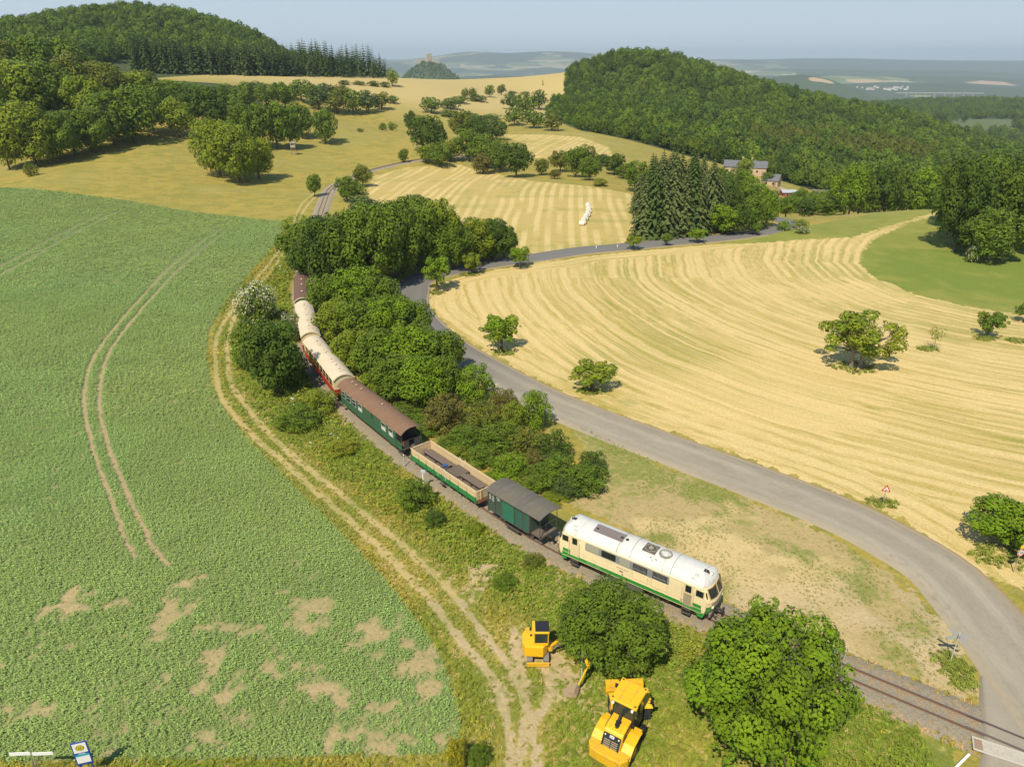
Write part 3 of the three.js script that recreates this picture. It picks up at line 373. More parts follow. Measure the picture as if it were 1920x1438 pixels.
function makeCrown(seed, opt) {
  const R = rng(seed), { n = 2500, leaf = .05, asp = .75, hue = .12 } = opt, G = leafGeo(), L = crownLobes(R, opt);
  const wsum = L.reduce((s, l) => s + l[3] * l[3], 0);
  let made = 0, guard = 0;
  while (made < n && guard++ < n * 12) {
    let t = R() * wsum, k = 0; while (k < L.length - 1 && (t -= L[k][3] * L[k][3]) > 0) k++; const l = L[k];
    let dx = R() * 2 - 1, dy = R() * 2 - 1, dz = R() * 2 - 1; const q = Math.hypot(dx, dy, dz); if (q > 1 || q < .05) continue; dx /= q; dy /= q; dz /= q;
    if (dy < -.35 && R() < .6) continue;
    const rr = .72 + .36 * R(), x = l[0] + dx * l[3] * rr * 1.05, y = l[1] + dy * l[4] * rr, z = l[2] + dz * l[3] * rr * 1.05; if (y < .03) continue;
    // leaves deep inside another lobe are never seen
    let deep = false; for (let m = 0; m < L.length && !deep; m++) if (m !== k) { const e = L[m], a = (x - e[0]) / e[3], b = (y - e[1]) / e[4], c = (z - e[2]) / e[3]; deep = a * a + b * b + c * c < .42; } if (deep && R() < .85) continue;
    let nx = dx * 1.1 + (R() - .5) * 1.15, ny = dy * 1.0 + .4 + (R() - .5) * 1.05, nz = dz * 1.1 + (R() - .5) * 1.15; const m = Math.hypot(nx, ny, nz); nx /= m; ny /= m; nz /= m;
    const b = l[5] * (.8 + .4 * R()), w = (l[6] - .5) * hue + (R() - .5) * hue;
    leafQuad(G, x, y, z, nx, ny, nz, leaf * (.65 + .7 * R()), asp, R() * 6.28, dx, dy, dz, [b * (1 + w), b, b * (1 - w * 1.5)]); made++;
  }
  // bring the crown to unit size: 1 high, 1 across
  const rs = []; let ymax = 0; for (let i = 0; i < G.p.length; i += 3) { rs.push(Math.hypot(G.p[i], G.p[i + 2])); if (G.p[i + 1] > ymax) ymax = G.p[i + 1]; } rs.sort((a, b) => a - b); const ks = .5 / rs[Math.floor(rs.length * .975)], ky = 1 / ymax;
  for (let i = 0; i < G.p.length; i += 3) { G.p[i] *= ks; G.p[i + 1] *= ky; G.p[i + 2] *= ks; } for (const l of L) { l[0] *= ks; l[1] *= ky; l[2] *= ks; l[3] *= ks; l[4] *= ky; }
  return { geo: leafEnd(G), lobes: L };
}
function makeTrunk(seed, lobes, r0 = .028, base = .2, stems = 1) {
  const R = rng(seed), g = [];
  for (let s = 0; s < stems; s++) {
    const ox = stems > 1 ? (R() - .5) * .1 : 0, oz = stems > 1 ? (R() - .5) * .1 : 0, k = [ox * 1.6 + (R() - .5) * .03, base + .12, oz * 1.6 + (R() - .5) * .03], e = [k[0] + (R() - .5) * .06, .68, k[2] + (R() - .5) * .06];
    g.push(bar([ox, -.03, oz], k, r0 / Math.sqrt(stems) * 1.15, r0 * .78 / Math.sqrt(stems), 8), bar(k, e, r0 * .78 / Math.sqrt(stems), r0 * .25, 7));
    lobes.forEach((l, i) => { if (i % 2 === s % 2 && l[1] > base) { const y = Math.min(l[1] - .05, k[1] + R() * .25); g.push(bar([lerp(k[0], e[0], clamp((y - k[1]) / (e[1] - k[1]), 0, 1)), y, lerp(k[2], e[2], clamp((y - k[1]) / (e[1] - k[1]), 0, 1))], [l[0], l[1], l[2]], r0 * .34, r0 * .08, 5)); } });
  }
  return merge(g);
}
function makeConifer(seed, { whorls = 16, per = 9, droop = .10, w = 1, base = .06, fine = 4 }) {
  const R = rng(seed), G = leafGeo();
  for (let k = 0; k < whorls; k++) {
    const t = k / (whorls - 1), y0 = lerp(base, .985, t), rad = w * .5 * (Math.pow(1 - t, .7) * .96 + .03) * (.85 + .3 * R()), m = Math.max(4, Math.round(per * (1 - t * .55)));
    for (let i = 0; i < m; i++) {
      const a = (i + R() * .7 + k * .37) / m * 6.283, len = rad * (.72 + .45 * R()), cx = Math.cos(a), cz = Math.sin(a), br = .78 + .4 * R(), wv = (R() - .5) * .12;
      for (let s = 0; s < fine; s++) { const f = (s + .55) / fine, x = cx * len * f, z = cz * len * f, y = y0 - droop * len * f * f + (R() - .5) * .008; const sz = rad * .46 * (1.15 - f * .5) + .026; let nx = cx * .45 + (R() - .5) * .5, ny = .85, nz = cz * .45 + (R() - .5) * .5; const l = Math.hypot(nx, ny, nz); leafQuad(G, x, y, z, nx / l, ny / l, nz / l, sz, .6, a + (R() - .5) * .8, cx, .15, cz, [br * (1 + wv), br, br * (1 - wv)]); }
    }
  }
  for (let i = 0; i < 5; i++) leafQuad(G, (R() - .5) * .01, .97 + i * .008, (R() - .5) * .01, Math.cos(i * 2), .1, Math.sin(i * 2), .03, .5, 1.57, Math.cos(i * 2), .3, Math.sin(i * 2), [1, 1, 1]);
  return leafEnd(G);
}
// leaf colours
const LM = { mid: leafMat(.135, .205, .016), fresh: leafMat(.155, .225, .018), dark: leafMat(.085, .142, .015), light: leafMat(.215, .27, .018), olive: leafMat(.165, .19, .022), maple: leafMat(.175, .275, .012), brown: leafMat(.175, .158, .032), blue: leafMat(.10, .152, .035), spruce: leafMat(.065, .108, .026), spruceGrey: leafMat(.16, .20, .062), yellow: leafMat(.62, .46, .015), white: leafMat(.60, .57, .38), acid: leafMat(.27, .285, .022) };
const V = {}; // unit-size prototypes
function proto(key, seed, opt, trunk = {}) { const c = makeCrown(seed, opt); V[key] = { crown: c.geo, trunk: makeTrunk(seed + 1, c.lobes, trunk.r ?? .026, opt.base ?? .18, trunk.stems ?? 1) }; }
proto('hero_a', 11, { n: 22000, leaf: .026, nl: 46, lobe: .25, base: .06, spread: 1.12, hue: .1 }, { r: .03, stems: 3 });
proto('hero_b', 23, { n: 26000, leaf: .024, nl: 56, lobe: .22, base: .06, spread: 1.14, hue: .1 }, { r: .03, stems: 2 });
for (let k = 0; k < 5; k++) proto('big' + k, 40 + k * 7, { n: 7600, leaf: .040, nl: 22 + k * 3, lobe: .30, base: .08, hue: .09 }, { r: .026, stems: 1 + (k % 2) });
for (let k = 0; k < 5; k++) proto('mid' + k, 90 + k * 5, { n: 3100, leaf: .055, nl: 16 + k * 2, lobe: .33, base: .12, hue: .1 }, { r: .028 });
for (let k = 0; k < 4; k++) proto('small' + k, 140 + k * 5, { n: 950, leaf: .085, nl: 11 + k * 2, lobe: .36, base: .10, hue: .1 }, { r: .03 });
for (let k = 0; k < 4; k++) proto('bush' + k, 170 + k * 3, { n: 4000, leaf: .044, nl: 22, lobe: .33, base: -.12, hue: .12 }, { r: .02, stems: 3 });
for (let k = 0; k < 3; k++) proto('scrub' + k, 190 + k * 3, { n: 800, leaf: .09, nl: 12, lobe: .4, base: -.1, hue: .2 }, { r: .02, stems: 2 });
for (let k = 0; k < 3; k++) proto('orchard' + k, 210 + k * 3, { n: 2600, leaf: .058, nl: 15, lobe: .27, base: .26, spread: 1.1, hue: .18 }, { r: .036, stems: 1 });
proto('sparse', 230, { n: 4200, leaf: .045, nl: 22, lobe: .2, base: .14, spread: 1.25, hue: .2 }, { r: .04, stems: 2 });
proto('wispy', 240, { n: 420, leaf: .05, nl: 12, lobe: .3, base: .3, hue: .2 }, { r: .018, stems: 1 });
for (let k = 0; k < 3; k++) V['spruce' + k] = { crown: makeConifer(260 + k, { whorls: 27, per: 13, w: .9 + .1 * k, fine: 4 }), trunk: merge([bar([0, -.02, 0], [0, .95, 0], .014, .003, 6)]) };
for (let k = 0; k < 3; k++) V['firlow' + k] = { crown: makeConifer(280 + k, { whorls: 14, per: 8, w: .9 + .12 * k, fine: 2, base: .08 }), trunk: merge([bar([0, -.02, 0], [0, .95, 0], .013, .003, 5)]) };
V.pinetall = { crown: makeConifer(300, { whorls: 15, per: 9, w: 1, fine: 4, base: .3, droop: .03 }), trunk: merge([bar([0, -.02, 0], [0, .95, 0], .014, .003, 6)]) };
const treeR = rng(5150);
function plant(x, z, h, w, kind, leafm, name, label, category, group, trunkM = bark, sink = 0) {
  const g = new THREE.Group(), c = new THREE.Mesh(V[kind].crown, leafm), t = new THREE.Mesh(V[kind].trunk, trunkM); c.name = category === 'bush' ? 'foliage' : 'crown'; t.name = category === 'bush' ? 'stem' : 'trunk'; g.add(t, c);
  g.position.set(x, H(x, z) - sink, z); g.rotation.y = treeR() * 6.283; const sq = .9 + .2 * treeR(); g.scale.set(w * sq, h, w / sq); top(g, name); return tag(g, label, category, group);
}
// by its foot and its apparent size in the photograph, turned into metres at the spot where it stands
function plantPx(u, v, hpx, wpx, kind, leafm, name, label, category = 'tree', group = null, trunkM = bark) {
  const p = at(u, v), dep = p[3], w = wpx * dep / FPX, dv = Math.atan2(CAMH - p[2], Math.hypot(p[0], p[1])), hh = Math.max(.35, (hpx * dep / FPX - w * .38 * Math.sin(dv)) / Math.cos(dv));
  return plant(p[0], p[1], hh, w, kind, leafm, name, label, category, group, trunkM);
}
const pickOf = (a, k) => a[k % a.length];
// ---- words for leaf colours, used in labels ----
const CW = { mid: 'green', fresh: 'fresh green', dark: 'dark green', light: 'light green', olive: 'olive green', maple: 'bright green', brown: 'brownish', blue: 'bluish green', acid: 'yellow green' };
// ---- foreground and meadow trees (each a thing of its own) ----
plantPx(1142, 1240, 168, 194, 'hero_a', LM.mid, 'maple_tree', 'bushy green maple standing over the small yellow excavator');
plantPx(1420, 1400, 292, 305, 'hero_b', LM.maple, 'maple_tree', 'large bright green maple right of the yellow wheel loader');
plantPx(1890, 1025, 110, 145, 'big1', LM.maple, 'roadside_tree', 'bright green tree behind the yellow sign at the right edge');
plantPx(820, 545, 70, 60, 'orchard0', LM.maple, 'roadside_tree', 'round green tree on the inside of the sharp road bend');
plantPx(884, 513, 42, 42, 'orchard1', LM.light, 'roadside_tree', 'pale green small tree by the road just past the bend');
plantPx(975, 502, 42, 44, 'orchard2', LM.maple, 'roadside_tree', 'dark round small tree between the road and the hay meadow');
plantPx(1187, 468, 30, 34, 'orchard0', LM.light, 'roadside_tree', 'small round tree on the near side of the road below the bales');
plantPx(1250, 461, 25, 21, 'orchard1', LM.mid, 'roadside_tree', 'narrow small tree beside the road before the spruce stand');
plantPx(1306, 456, 30, 34, 'orchard2', LM.maple, 'roadside_tree', 'bright green small tree in front of the spruce stand');
plantPx(1415, 441, 24, 26, 'orchard1', LM.mid, 'roadside_tree', 'small dark tree on the road where it dips out of sight');
plantPx(940, 657, 74, 74, 'orchard2', LM.maple, 'meadow_tree', 'small tree with a round road sign in front of it');
plantPx(1110, 731, 66, 86, 'orchard0', LM.light, 'meadow_tree', 'low broad tree between the road and the hay meadow');
plantPx(1602, 688, 122, 142, 'sparse', LM.light, 'old_fruit_tree', 'old spreading fruit tree with bare grey limbs in the hay meadow', 'tree', null, barkPale);
plantPx(1853, 632, 54, 52, 'orchard1', LM.mid, 'meadow_tree', 'small dense tree in the hay meadow below the green mound');
plantPx(1751, 655, 50, 36, 'wispy', LM.light, 'young_tree', 'thin nearly bare young tree in the hay meadow', 'tree', null, barkPale);
plantPx(1920, 604, 40, 36, 'orchard2', LM.mid, 'meadow_tree', 'small tree cut by the right edge below the green mound');
// left of the train
plantPx(522, 738, 150, 112, 'big2', LM.dark, 'lineside_tree', 'big dark tree leaning over the red and cream coach');
plantPx(540, 715, 80, 80, 'bush1', LM.mid, 'lineside_tree', 'lower green tree at the foot of the dark tree by the train');
plantPx(478, 690, 100, 80, 'bush2', LM.mid, 'lineside_tree', 'rounded green tree beside the farm track left of the train');
{
  for (const [u, v, h, w, lab] of [[484, 606, 86, 84, 'large white flowering hawthorn on the track side of the crop field'], [550, 640, 60, 44, 'white flowering hawthorn close against the cream coach roof']]) {
    const o = plantPx(u, v, h, w, 'bush0', LM.mid, 'hawthorn_bush', lab, 'bush'); const c = makeCrown(333 + u, { n: 1500, leaf: .042, nl: 16, lobe: .39, base: -.05, hue: .05 }); const b = new THREE.Mesh(c.geo, LM.white); b.name = 'blossom'; b.scale.set(1.05, 1.04, 1.05); o.add(b); shade(o);
  }
}
[[780, 950, 62, 74, 1, LM.mid, 'dark shrub beside the white marker post by the open wagon'], [815, 985, 36, 44, 2, LM.dark, 'low dark bush below the marker post shrub'], [560, 800, 55, 90, 0, LM.mid, 'spreading green shrub left of the brown roofed coach'], [600, 770, 50, 70, 3, LM.light, 'light green shrub under the red coach'], [640, 850, 35, 60, 1, LM.acid, 'yellow green shrub beside the farm track by the green coach'], [945, 1100, 30, 50, 2, LM.mid, 'small bush on the bank left of the goods van'], [1000, 1060, 30, 46, 0, LM.olive, 'olive bush on the bank below the goods van'], [1225, 1215, 50, 36, 1, LM.maple, 'thin green sapling between the maple and the locomotive'], [890, 1000, 28, 44, 3, LM.light, 'low light bush on the bank by the goods van'], [855, 1435, 58, 46, 0, LM.acid, 'rounded shrub at the bottom edge with yellow flowers'], [900, 1430, 40, 50, 2, LM.mid, 'dark weedy clump beside the yellow flowered shrub']].forEach(([u, v, h, w, k, m, lab]) => { const o = plantPx(u, v, h, w, 'bush' + k, m, 'lineside_bush', lab, 'bush'); if (/yellow flowers/.test(lab)) { const c = makeCrown(910, { n: 1500, leaf: .04, nl: 16, lobe: .38, base: -.05, hue: .05 }); const b = new THREE.Mesh(c.geo, LM.yellow); b.name = 'blossom'; b.scale.set(1.03, 1.05, 1.03); o.add(b); shade(o); } });
// row of young trees between train and road
[[625, 600, 95, 86], [668, 600, 108, 96], [712, 605, 100, 92], [640, 650, 100, 92], [688, 655, 108, 104], [735, 655, 112, 100], [770, 650, 100, 92], [670, 700, 96, 84], [716, 715, 112, 104], [764, 715, 120, 108], [808, 712, 110, 100], [835, 700, 84, 70], [745, 752, 100, 92], [795, 762, 112, 104], [832, 752, 92, 76], [700, 748, 60, 60]].forEach(([u, v, h, w], i) => plantPx(u, v, h, w * 1.06, 'big' + (i % 5), pickOf([LM.mid, LM.maple, LM.mid, LM.light], i), 'lineside_tree', (['green', 'bright green', 'green', 'light green'][i % 4] + ' tree at the ' + (v < 620 ? 'upper end' : v < 705 ? 'middle' : 'lower end') + ' of the dense row between train and road'), 'tree', 'trees in the row between train and road'));
// taller wood behind the train tail
[[582, 520, 118, 96, 'mid'], [612, 545, 150, 112, 'dark'], [652, 540, 140, 110, 'mid'], [700, 540, 165, 118, 'mid'], [640, 500, 108, 100, 'mid'], [700, 490, 128, 104, 'blue'], [745, 520, 150, 110, 'mid'], [770, 490, 128, 96, 'mid'], [800, 505, 130, 92, 'mid'], [832, 500, 130, 70, 'light'], [850, 505, 100, 76, 'mid'], [888, 492, 92, 84, 'light'], [925, 488, 84, 76, 'dark'], [905, 485, 70, 66, 'olive'], [945, 482, 62, 50, 'mid'], [690, 440, 70, 60, 'mid'], [790, 470, 110, 80, 'mid']].forEach(([u, v, h, w, m], i) => plantPx(u, v, h, w * 1.05, 'big' + ((i * 2 + 1) % 5), LM[m], 'broadleaf_tree', (CW[m] + ' tree ' + (u < 680 ? 'above the train tail' : u < 815 ? 'in the middle' : 'at the road end') + ' of the wood hiding the train tail'), 'tree', 'trees of the wood behind the train'));
// scrub right of the open wagon
[[835, 800, 78, 88, 'brown'], [893, 758, 88, 76, 'maple'], [905, 805, 66, 76, 'olive'], [1005, 800, 82, 70, 'maple'], [965, 800, 60, 62, 'light'], [935, 840, 64, 84, 'mid'], [880, 838, 56, 78, 'mid'], [985, 850, 60, 84, 'olive'], [1035, 858, 64, 72, 'dark'], [1050, 900, 60, 86, 'mid'], [1092, 915, 62, 92, 'mid'], [1012, 912, 54, 80, 'mid'], [960, 888, 52, 80, 'maple'], [905, 870, 46, 66, 'mid'], [1070, 925, 46, 70, 'blue'], [860, 860, 34, 50, 'light'], [1110, 885, 52, 60, 'dark'], [945, 770, 50, 56, 'brown'], [1000, 880, 44, 60, 'brown'], [825, 770, 44, 70, 'light'], [870, 820, 30, 60, 'light'], [925, 905, 26, 60, 'maple'], [980, 920, 24, 60, 'light'], [1040, 935, 22, 60, 'light'], [760, 780, 34, 80, 'mid'], [800, 805, 30, 80, 'mid'], [850, 835, 30, 70, 'mid'], [715, 740, 34, 60, 'mid']].forEach(([u, v, h, w, m], i) => plantPx(u, v, h, w, 'bush' + (i % 4), LM[m], 'scrub_bush', m === 'brown' ? 'brownish bush in the thicket beside the wagons' : i === 1 || i === 3 ? (i === 1 ? 'tall bright bush in the thicket nearest the tree row' : 'tall bright bush in the thicket beside the road') : ((h > 58 ? 'tall ' : h < 38 ? 'low ' : '') + CW[m] + ' bush in the thicket between wagons and road'), 'bush', m === 'brown' ? 'brown bushes of the thicket' : 'bushes of the thicket'));
// along the far railway
plantPx(590, 369, 44, 30, 'mid0', LM.mid, 'lineside_tree', 'single small tree left of the far railway curve');
plantPx(651, 378, 50, 46, 'mid1', LM.mid, 'lineside_tree', 'taller tree on the right of the far railway curve');
plantPx(680, 350, 44, 38, 'mid2', LM.olive, 'lineside_tree', 'rounded olive tree where the far railway meets the mown field');
plantPx(668, 365, 28, 40, 'scrub0', LM.mid, 'lineside_bush', 'bush between the two trees on the far railway curve', 'bush');
plantPx(757, 305, 27, 21, 'mid3', LM.mid, 'lineside_tree', 'lone small tree at the far end of the railway');
// big clump in the yellow meadow
[[412, 330, 108, 88], [452, 343, 112, 102], [486, 336, 78, 62]].forEach(([u, v, h, w], i) => plantPx(u, v, h, w, 'big' + (i + 2), LM.light, 'meadow_tree', ['left and tallest tree of the clump in the yellow meadow', 'middle and widest tree of the clump in the yellow meadow', 'right and lowest tree of the clump in the yellow meadow'][i]));
// left edge
plantPx(18, 318, 100, 62, 'mid4', LM.light, 'meadow_tree', 'small tree with a visible trunk at the left edge of the meadow');
plantPx(70, 312, 122, 110, 'big3', LM.light, 'meadow_tree', 'large tree casting a long shadow over the left meadow');
plantPx(58, 330, 28, 30, 'scrub1', LM.olive, 'meadow_bush', 'small pale bush below the large tree on the left', 'bush');
[[110, 305, 96, 84], [35, 250, 130, 120], [95, 235, 120, 115], [150, 215, 110, 105], [140, 292, 84, 86], [182, 286, 84, 84], [175, 245, 100, 90], [215, 272, 100, 92], [205, 215, 96, 92], [252, 268, 108, 104], [288, 250, 88, 76], [250, 207, 70, 80], [300, 215, 62, 72], [15, 200, 120, 100], [70, 180, 110, 100], [130, 165, 90, 90], [190, 176, 58, 80], [345, 198, 44, 60], [262, 178, 46, 66], [-20, 290, 130, 110], [-30, 200, 130, 110], [318, 186, 36, 50], [372, 190, 34, 50]].forEach(([u, v, h, w], i) => plantPx(u, v, h, w * 1.05, i < 9 ? 'big' + (i % 5) : 'mid' + (i % 5), pickOf([LM.mid, LM.light, LM.mid, LM.olive, LM.mid], i), 'broadleaf_tree', (['green', 'light green', 'green', 'olive green', 'green'][i % 5] + ' tree ' + (v > 262 ? 'at the meadow edge' : v > 205 ? 'in the middle' : 'in the upper part') + ' of the thick wood on the left slope'), 'tree', 'trees of the wood on the left slope'));
plantPx(337, 257, 74, 74, 'mid2', LM.light, 'broadleaf_tree', 'bright round tree at the tip of the left slope wood');
[[370, 235, 70, 60, 'dark'], [398, 240, 76, 66, 'dark'], [425, 200, 42, 52, 'mid'], [462, 215, 60, 60, 'mid'], [455, 276, 82, 58, 'mid'], [486, 278, 84, 66, 'mid'], [520, 278, 86, 66, 'mid'], [546, 278, 76, 54, 'mid'], [566, 258, 66, 58, 'mid'], [500, 200, 44, 54, 'mid'], [535, 205, 50, 52, 'mid'], [440, 240, 60, 60, 'mid']].forEach(([u, v, h, w, m], i) => plantPx(u, v, h, w, 'mid' + (i % 5), LM[m], 'broadleaf_tree', (CW[m] + ' tree ' + (v > 250 ? 'at the front' : 'at the back') + ' of the belt between left wood and lone tree'), 'tree', 'trees of the belt behind the meadow clump'));
plantPx(610, 270, 66, 54, 'mid1', LM.mid, 'meadow_tree', 'lone rounded tree at the end of the tree belt');
[[565, 190, 40, 52], [598, 206, 46, 50], [632, 212, 48, 54], [662, 214, 46, 50], [690, 212, 42, 46], [716, 206, 34, 38], [737, 194, 16, 24], [610, 180, 24, 40], [640, 185, 26, 40], [524, 182, 26, 50], [480, 178, 26, 40], [580, 175, 18, 40]].forEach(([u, v, h, w], i) => plantPx(u, v, h, w, 'small' + (i % 4), pickOf([LM.mid, LM.blue, LM.olive], i), 'hedgerow_tree', (['green', 'bluish green', 'olive green'][i % 3] + ' small tree in the hedgerow ' + (v > 190 ? 'below' : 'above') + ' the upper left field'), 'tree', 'hedgerow trees on the upper left fields'));
plantPx(736, 162, 34, 26, 'small2', LM.light, 'hedgerow_tree', 'bright small tree just past the end of the spruce row');
[[645, 158, 8, 26], [672, 159, 8, 28], [700, 161, 10, 30], [722, 163, 10, 24]].forEach(([u, v, h, w], i) => plantPx(u, v, h, w, 'scrub' + (i % 3), LM.dark, 'hedge_bush', 'low dark bush in the hedge below the spruce row', 'bush', 'hedge below the spruce row'));
// spruce row on the ridge
{ const R = rng(808); for (let i = 0; i < 170; i++) { const t = i / 169, u = lerp(255, 728, t) + (R() - .5) * 8, back = R(), v = lerp(137, 147, t) - back * 6, h = (lerp(62, 50, t) - (u > 690 ? (u - 690) * .45 : 0)) * (.8 + .35 * R()); plantPx(u, v, h, h * .62, 'firlow' + (i % 3), pickOf([LM.spruce, LM.spruce, LM.blue, LM.dark], (i * 5) % 7), 'spruce_tree', 'dark spruce in the long row on the left ridge', 'tree', 'spruces in the row on the left ridge', barkRed); } }
// middle trees
[[770, 248, 40, 26, 'dark'], [792, 282, 66, 58, 'dark'], [816, 288, 70, 52, 'dark'], [845, 302, 42, 46, 'light'], [823, 312, 46, 50, 'mid'], [865, 262, 56, 50, 'olive'], [880, 302, 62, 58, 'mid'], [912, 315, 66, 62, 'mid'], [905, 326, 40, 42, 'brown'], [938, 322, 62, 58, 'mid'], [968, 333, 66, 62, 'dark'], [800, 305, 34, 40, 'light'], [895, 265, 46, 50, 'dark'], [930, 262, 40, 46, 'dark']].forEach(([u, v, h, w, m], i) => plantPx(u, v, h, w, 'mid' + (i % 5), LM[m], 'broadleaf_tree', (CW[m] + ' tree ' + (u < 850 ? 'at the left end' : 'at the right end') + ' of the belt behind the far mown field'), 'tree', 'trees of the belt behind the far mown field'));
[[718, 244, 14, 18], [735, 244, 16, 22], [675, 247, 7, 16]].forEach(([u, v, h, w], i) => plantPx(u, v, h, w, 'scrub' + i, LM.mid, 'meadow_bush', ['round bush left of the middle tree belt', 'wider round bush touching the middle tree belt', 'tiny bush in the open pale meadow'][i], 'bush'));
[[808, 212, 30, 46, 'mid'], [845, 204, 20, 46, 'dark'], [872, 185, 20, 16, 'mid'], [886, 187, 22, 22, 'olive'], [918, 182, 22, 22, 'mid'], [940, 178, 20, 20, 'dark'], [860, 193, 14, 40, 'mid'], [895, 190, 14, 40, 'dark'], [840, 218, 14, 40, 'mid'], [880, 222, 12, 50, 'mid'], [920, 222, 10, 50, 'mid'], [960, 178, 8, 24, 'dark'], [985, 178, 7, 20, 'dark'], [960, 205, 30, 40, 'dark'], [985, 215, 40, 44, 'mid'], [1010, 205, 36, 40, 'dark'], [965, 235, 34, 46, 'mid'], [1000, 240, 36, 46, 'mid'], [1035, 245, 34, 46, 'olive'], [900, 242, 26, 40, 'dark']].forEach(([u, v, h, w, m], i) => plantPx(u, v, h, w, h > 18 ? 'small' + (i % 4) : 'scrub' + (i % 3), LM[m], 'hedgerow_tree', (CW[m] + ' ' + (h > 18 ? 'small tree' : 'low bush') + (v < 195 ? ' in the upper hedgerow' : ' in the lower hedgerow') + ' left of the wooded hill'), 'tree', 'hedgerow trees left of the wooded hill'));
[[1050, 322, 42, 42, 'olive'], [1080, 332, 58, 50, 'mid'], [1106, 338, 46, 48, 'mid'], [1152, 328, 42, 40, 'dark'], [1098, 318, 48, 50, 'olive'], [1130, 312, 24, 28, 'dark'], [1015, 328, 32, 34, 'olive'], [1040, 335, 18, 26, 'brown'], [1170, 335, 30, 34, 'mid'], [1125, 348, 16, 36, 'acid']].forEach(([u, v, h, w, m], i) => plantPx(u, v, h, w, 'mid' + (i % 5), LM[m], 'broadleaf_tree', (CW[m] + (h > 40 ? ' larger' : ' smaller') + ' tree in the group between the two pale mown fields'), 'tree', 'group of trees between the mown fields'));
// spruces right of the far mown field
[[1206, 445, 120], [1222, 444, 140], [1240, 443, 118], [1258, 440, 150], [1278, 441, 120], [1292, 436, 140], [1308, 438, 112], [1325, 432, 132], [1342, 430, 108], [1215, 420, 130], [1235, 415, 132], [1252, 412, 132], [1270, 410, 128], [1290, 408, 128], [1310, 406, 118], [1330, 408, 112], [1222, 395, 104], [1260, 392, 110], [1300, 392, 106], [1196, 400, 80]].forEach(([u, v, h], i) => plantPx(u, v, h, h * .5, 'spruce' + (i % 3), pickOf([LM.spruceGrey, LM.blue, LM.spruceGrey, LM.spruceGrey], i), 'spruce_tree', ('tall spruce in the ' + (v > 425 ? 'front row' : v > 404 ? 'middle row' : 'back row') + ' of the stand beside the road'), 'tree', 'spruces of the stand beside the road', barkRed));
[[1190, 360, 60, 50], [1355, 440, 60, 54], [1382, 440, 62, 52], [1410, 432, 70, 54], [1436, 425, 66, 44], [1365, 410, 70, 50], [1395, 405, 66, 50], [1420, 400, 60, 46], [1350, 385, 60, 50], [1375, 372, 60, 44], [1400, 378, 50, 44], [1440, 405, 50, 36], [1350, 355, 44, 40], [1395, 350, 34, 34]].forEach(([u, v, h, w], i) => plantPx(u, v, h, w, 'mid' + (i % 5), pickOf([LM.mid, LM.maple, LM.dark], i), 'broadleaf_tree', (['green', 'bright green', 'dark green'][i % 3] + ' tree ' + (v > 420 ? 'by the road' : v > 380 ? 'halfway' : 'just below the farm') + ' right of the spruce stand'), 'tree', 'trees between the spruce stand and the farm'));
[[1500, 428, 20, 34, LM.light, 'light green bush where the road dips into the valley'], [1470, 432, 22, 30, LM.maple, 'green bush beside the dipping road']].forEach(([u, v, h, w, m, l], i) => plantPx(u, v, h, w, 'scrub' + i, m, 'roadside_bush', l, 'bush'));
{ const o = plantPx(1505, 437, 15, 30, 'scrub2', LM.mid, 'hawthorn_bush', 'low white flowering bush on the edge of the green ridge', 'bush'); const b = new THREE.Mesh(makeCrown(555, { n: 420, leaf: .07, nl: 12, lobe: .42, base: -.05 }).geo, LM.white); b.name = 'blossom'; b.scale.set(1.03, 1.05, 1.03); o.add(b); shade(o); }
// valley trees behind the ridge at the right: feet below the crest
{ const R = rng(99); for (let i = 0; i < 26; i++) { const u = 1480 + i * 11.5 + (R() - .5) * 10, D = 222 + (i % 3) * 26 + R() * 8, r = ray(u, 380), x = r[0] * D / -r[2], z = -D; const low = u < 1578; plant(x, z, low ? 6 + R() * 2.2 : 13.5 + R() * 4 + (i % 3) * .8, low ? 7 + R() * 2 : 9.5 + R() * 3, 'mid' + (i % 5), pickOf([LM.mid, LM.maple, LM.mid, LM.dark], i), 'broadleaf_tree', low ? 'lower tree in the valley between the red shed and the green ridge' : 'tall broadleaf tree in the valley behind the green ridge', 'tree', low ? 'low valley trees below the cottages' : 'tall valley trees behind the green ridge'); } }
// big dark trees at the right edge
[[1790, 470, 175, 104, 'dark'], [1832, 455, 165, 110, 'mid'], [1880, 440, 150, 110, 'dark'], [1920, 450, 170, 110, 'mid'], [1945, 480, 150, 100, 'mid'], [1775, 425, 118, 70, 'mid']].forEach(([u, v, h, w, m], i) => plantPx(u, v, h, w, 'big' + (i % 5), LM[m], 'broadleaf_tree', ('large ' + CW[m] + ' tree ' + (u < 1840 ? 'at the left' : 'at the right') + ' of the group on the green mound'), 'tree', 'large trees on the green mound'));
plantPx(1852, 488, 100, 112, 'big4', LM.mid, 'broadleaf_tree', 'rounded lighter tree in front of the large trees on the mound');
{ const o = plantPx(1823, 492, 32, 26, 'scrub0', LM.mid, 'hawthorn_bush', 'small white flowering bush below the trees on the mound', 'bush'); const b = new THREE.Mesh(makeCrown(557, { n: 260, leaf: .07, nl: 12, lobe: .42, base: -.05 }).geo, LM.white); b.name = 'blossom'; b.scale.set(1.03, 1.05, 1.03); o.add(b); shade(o); }

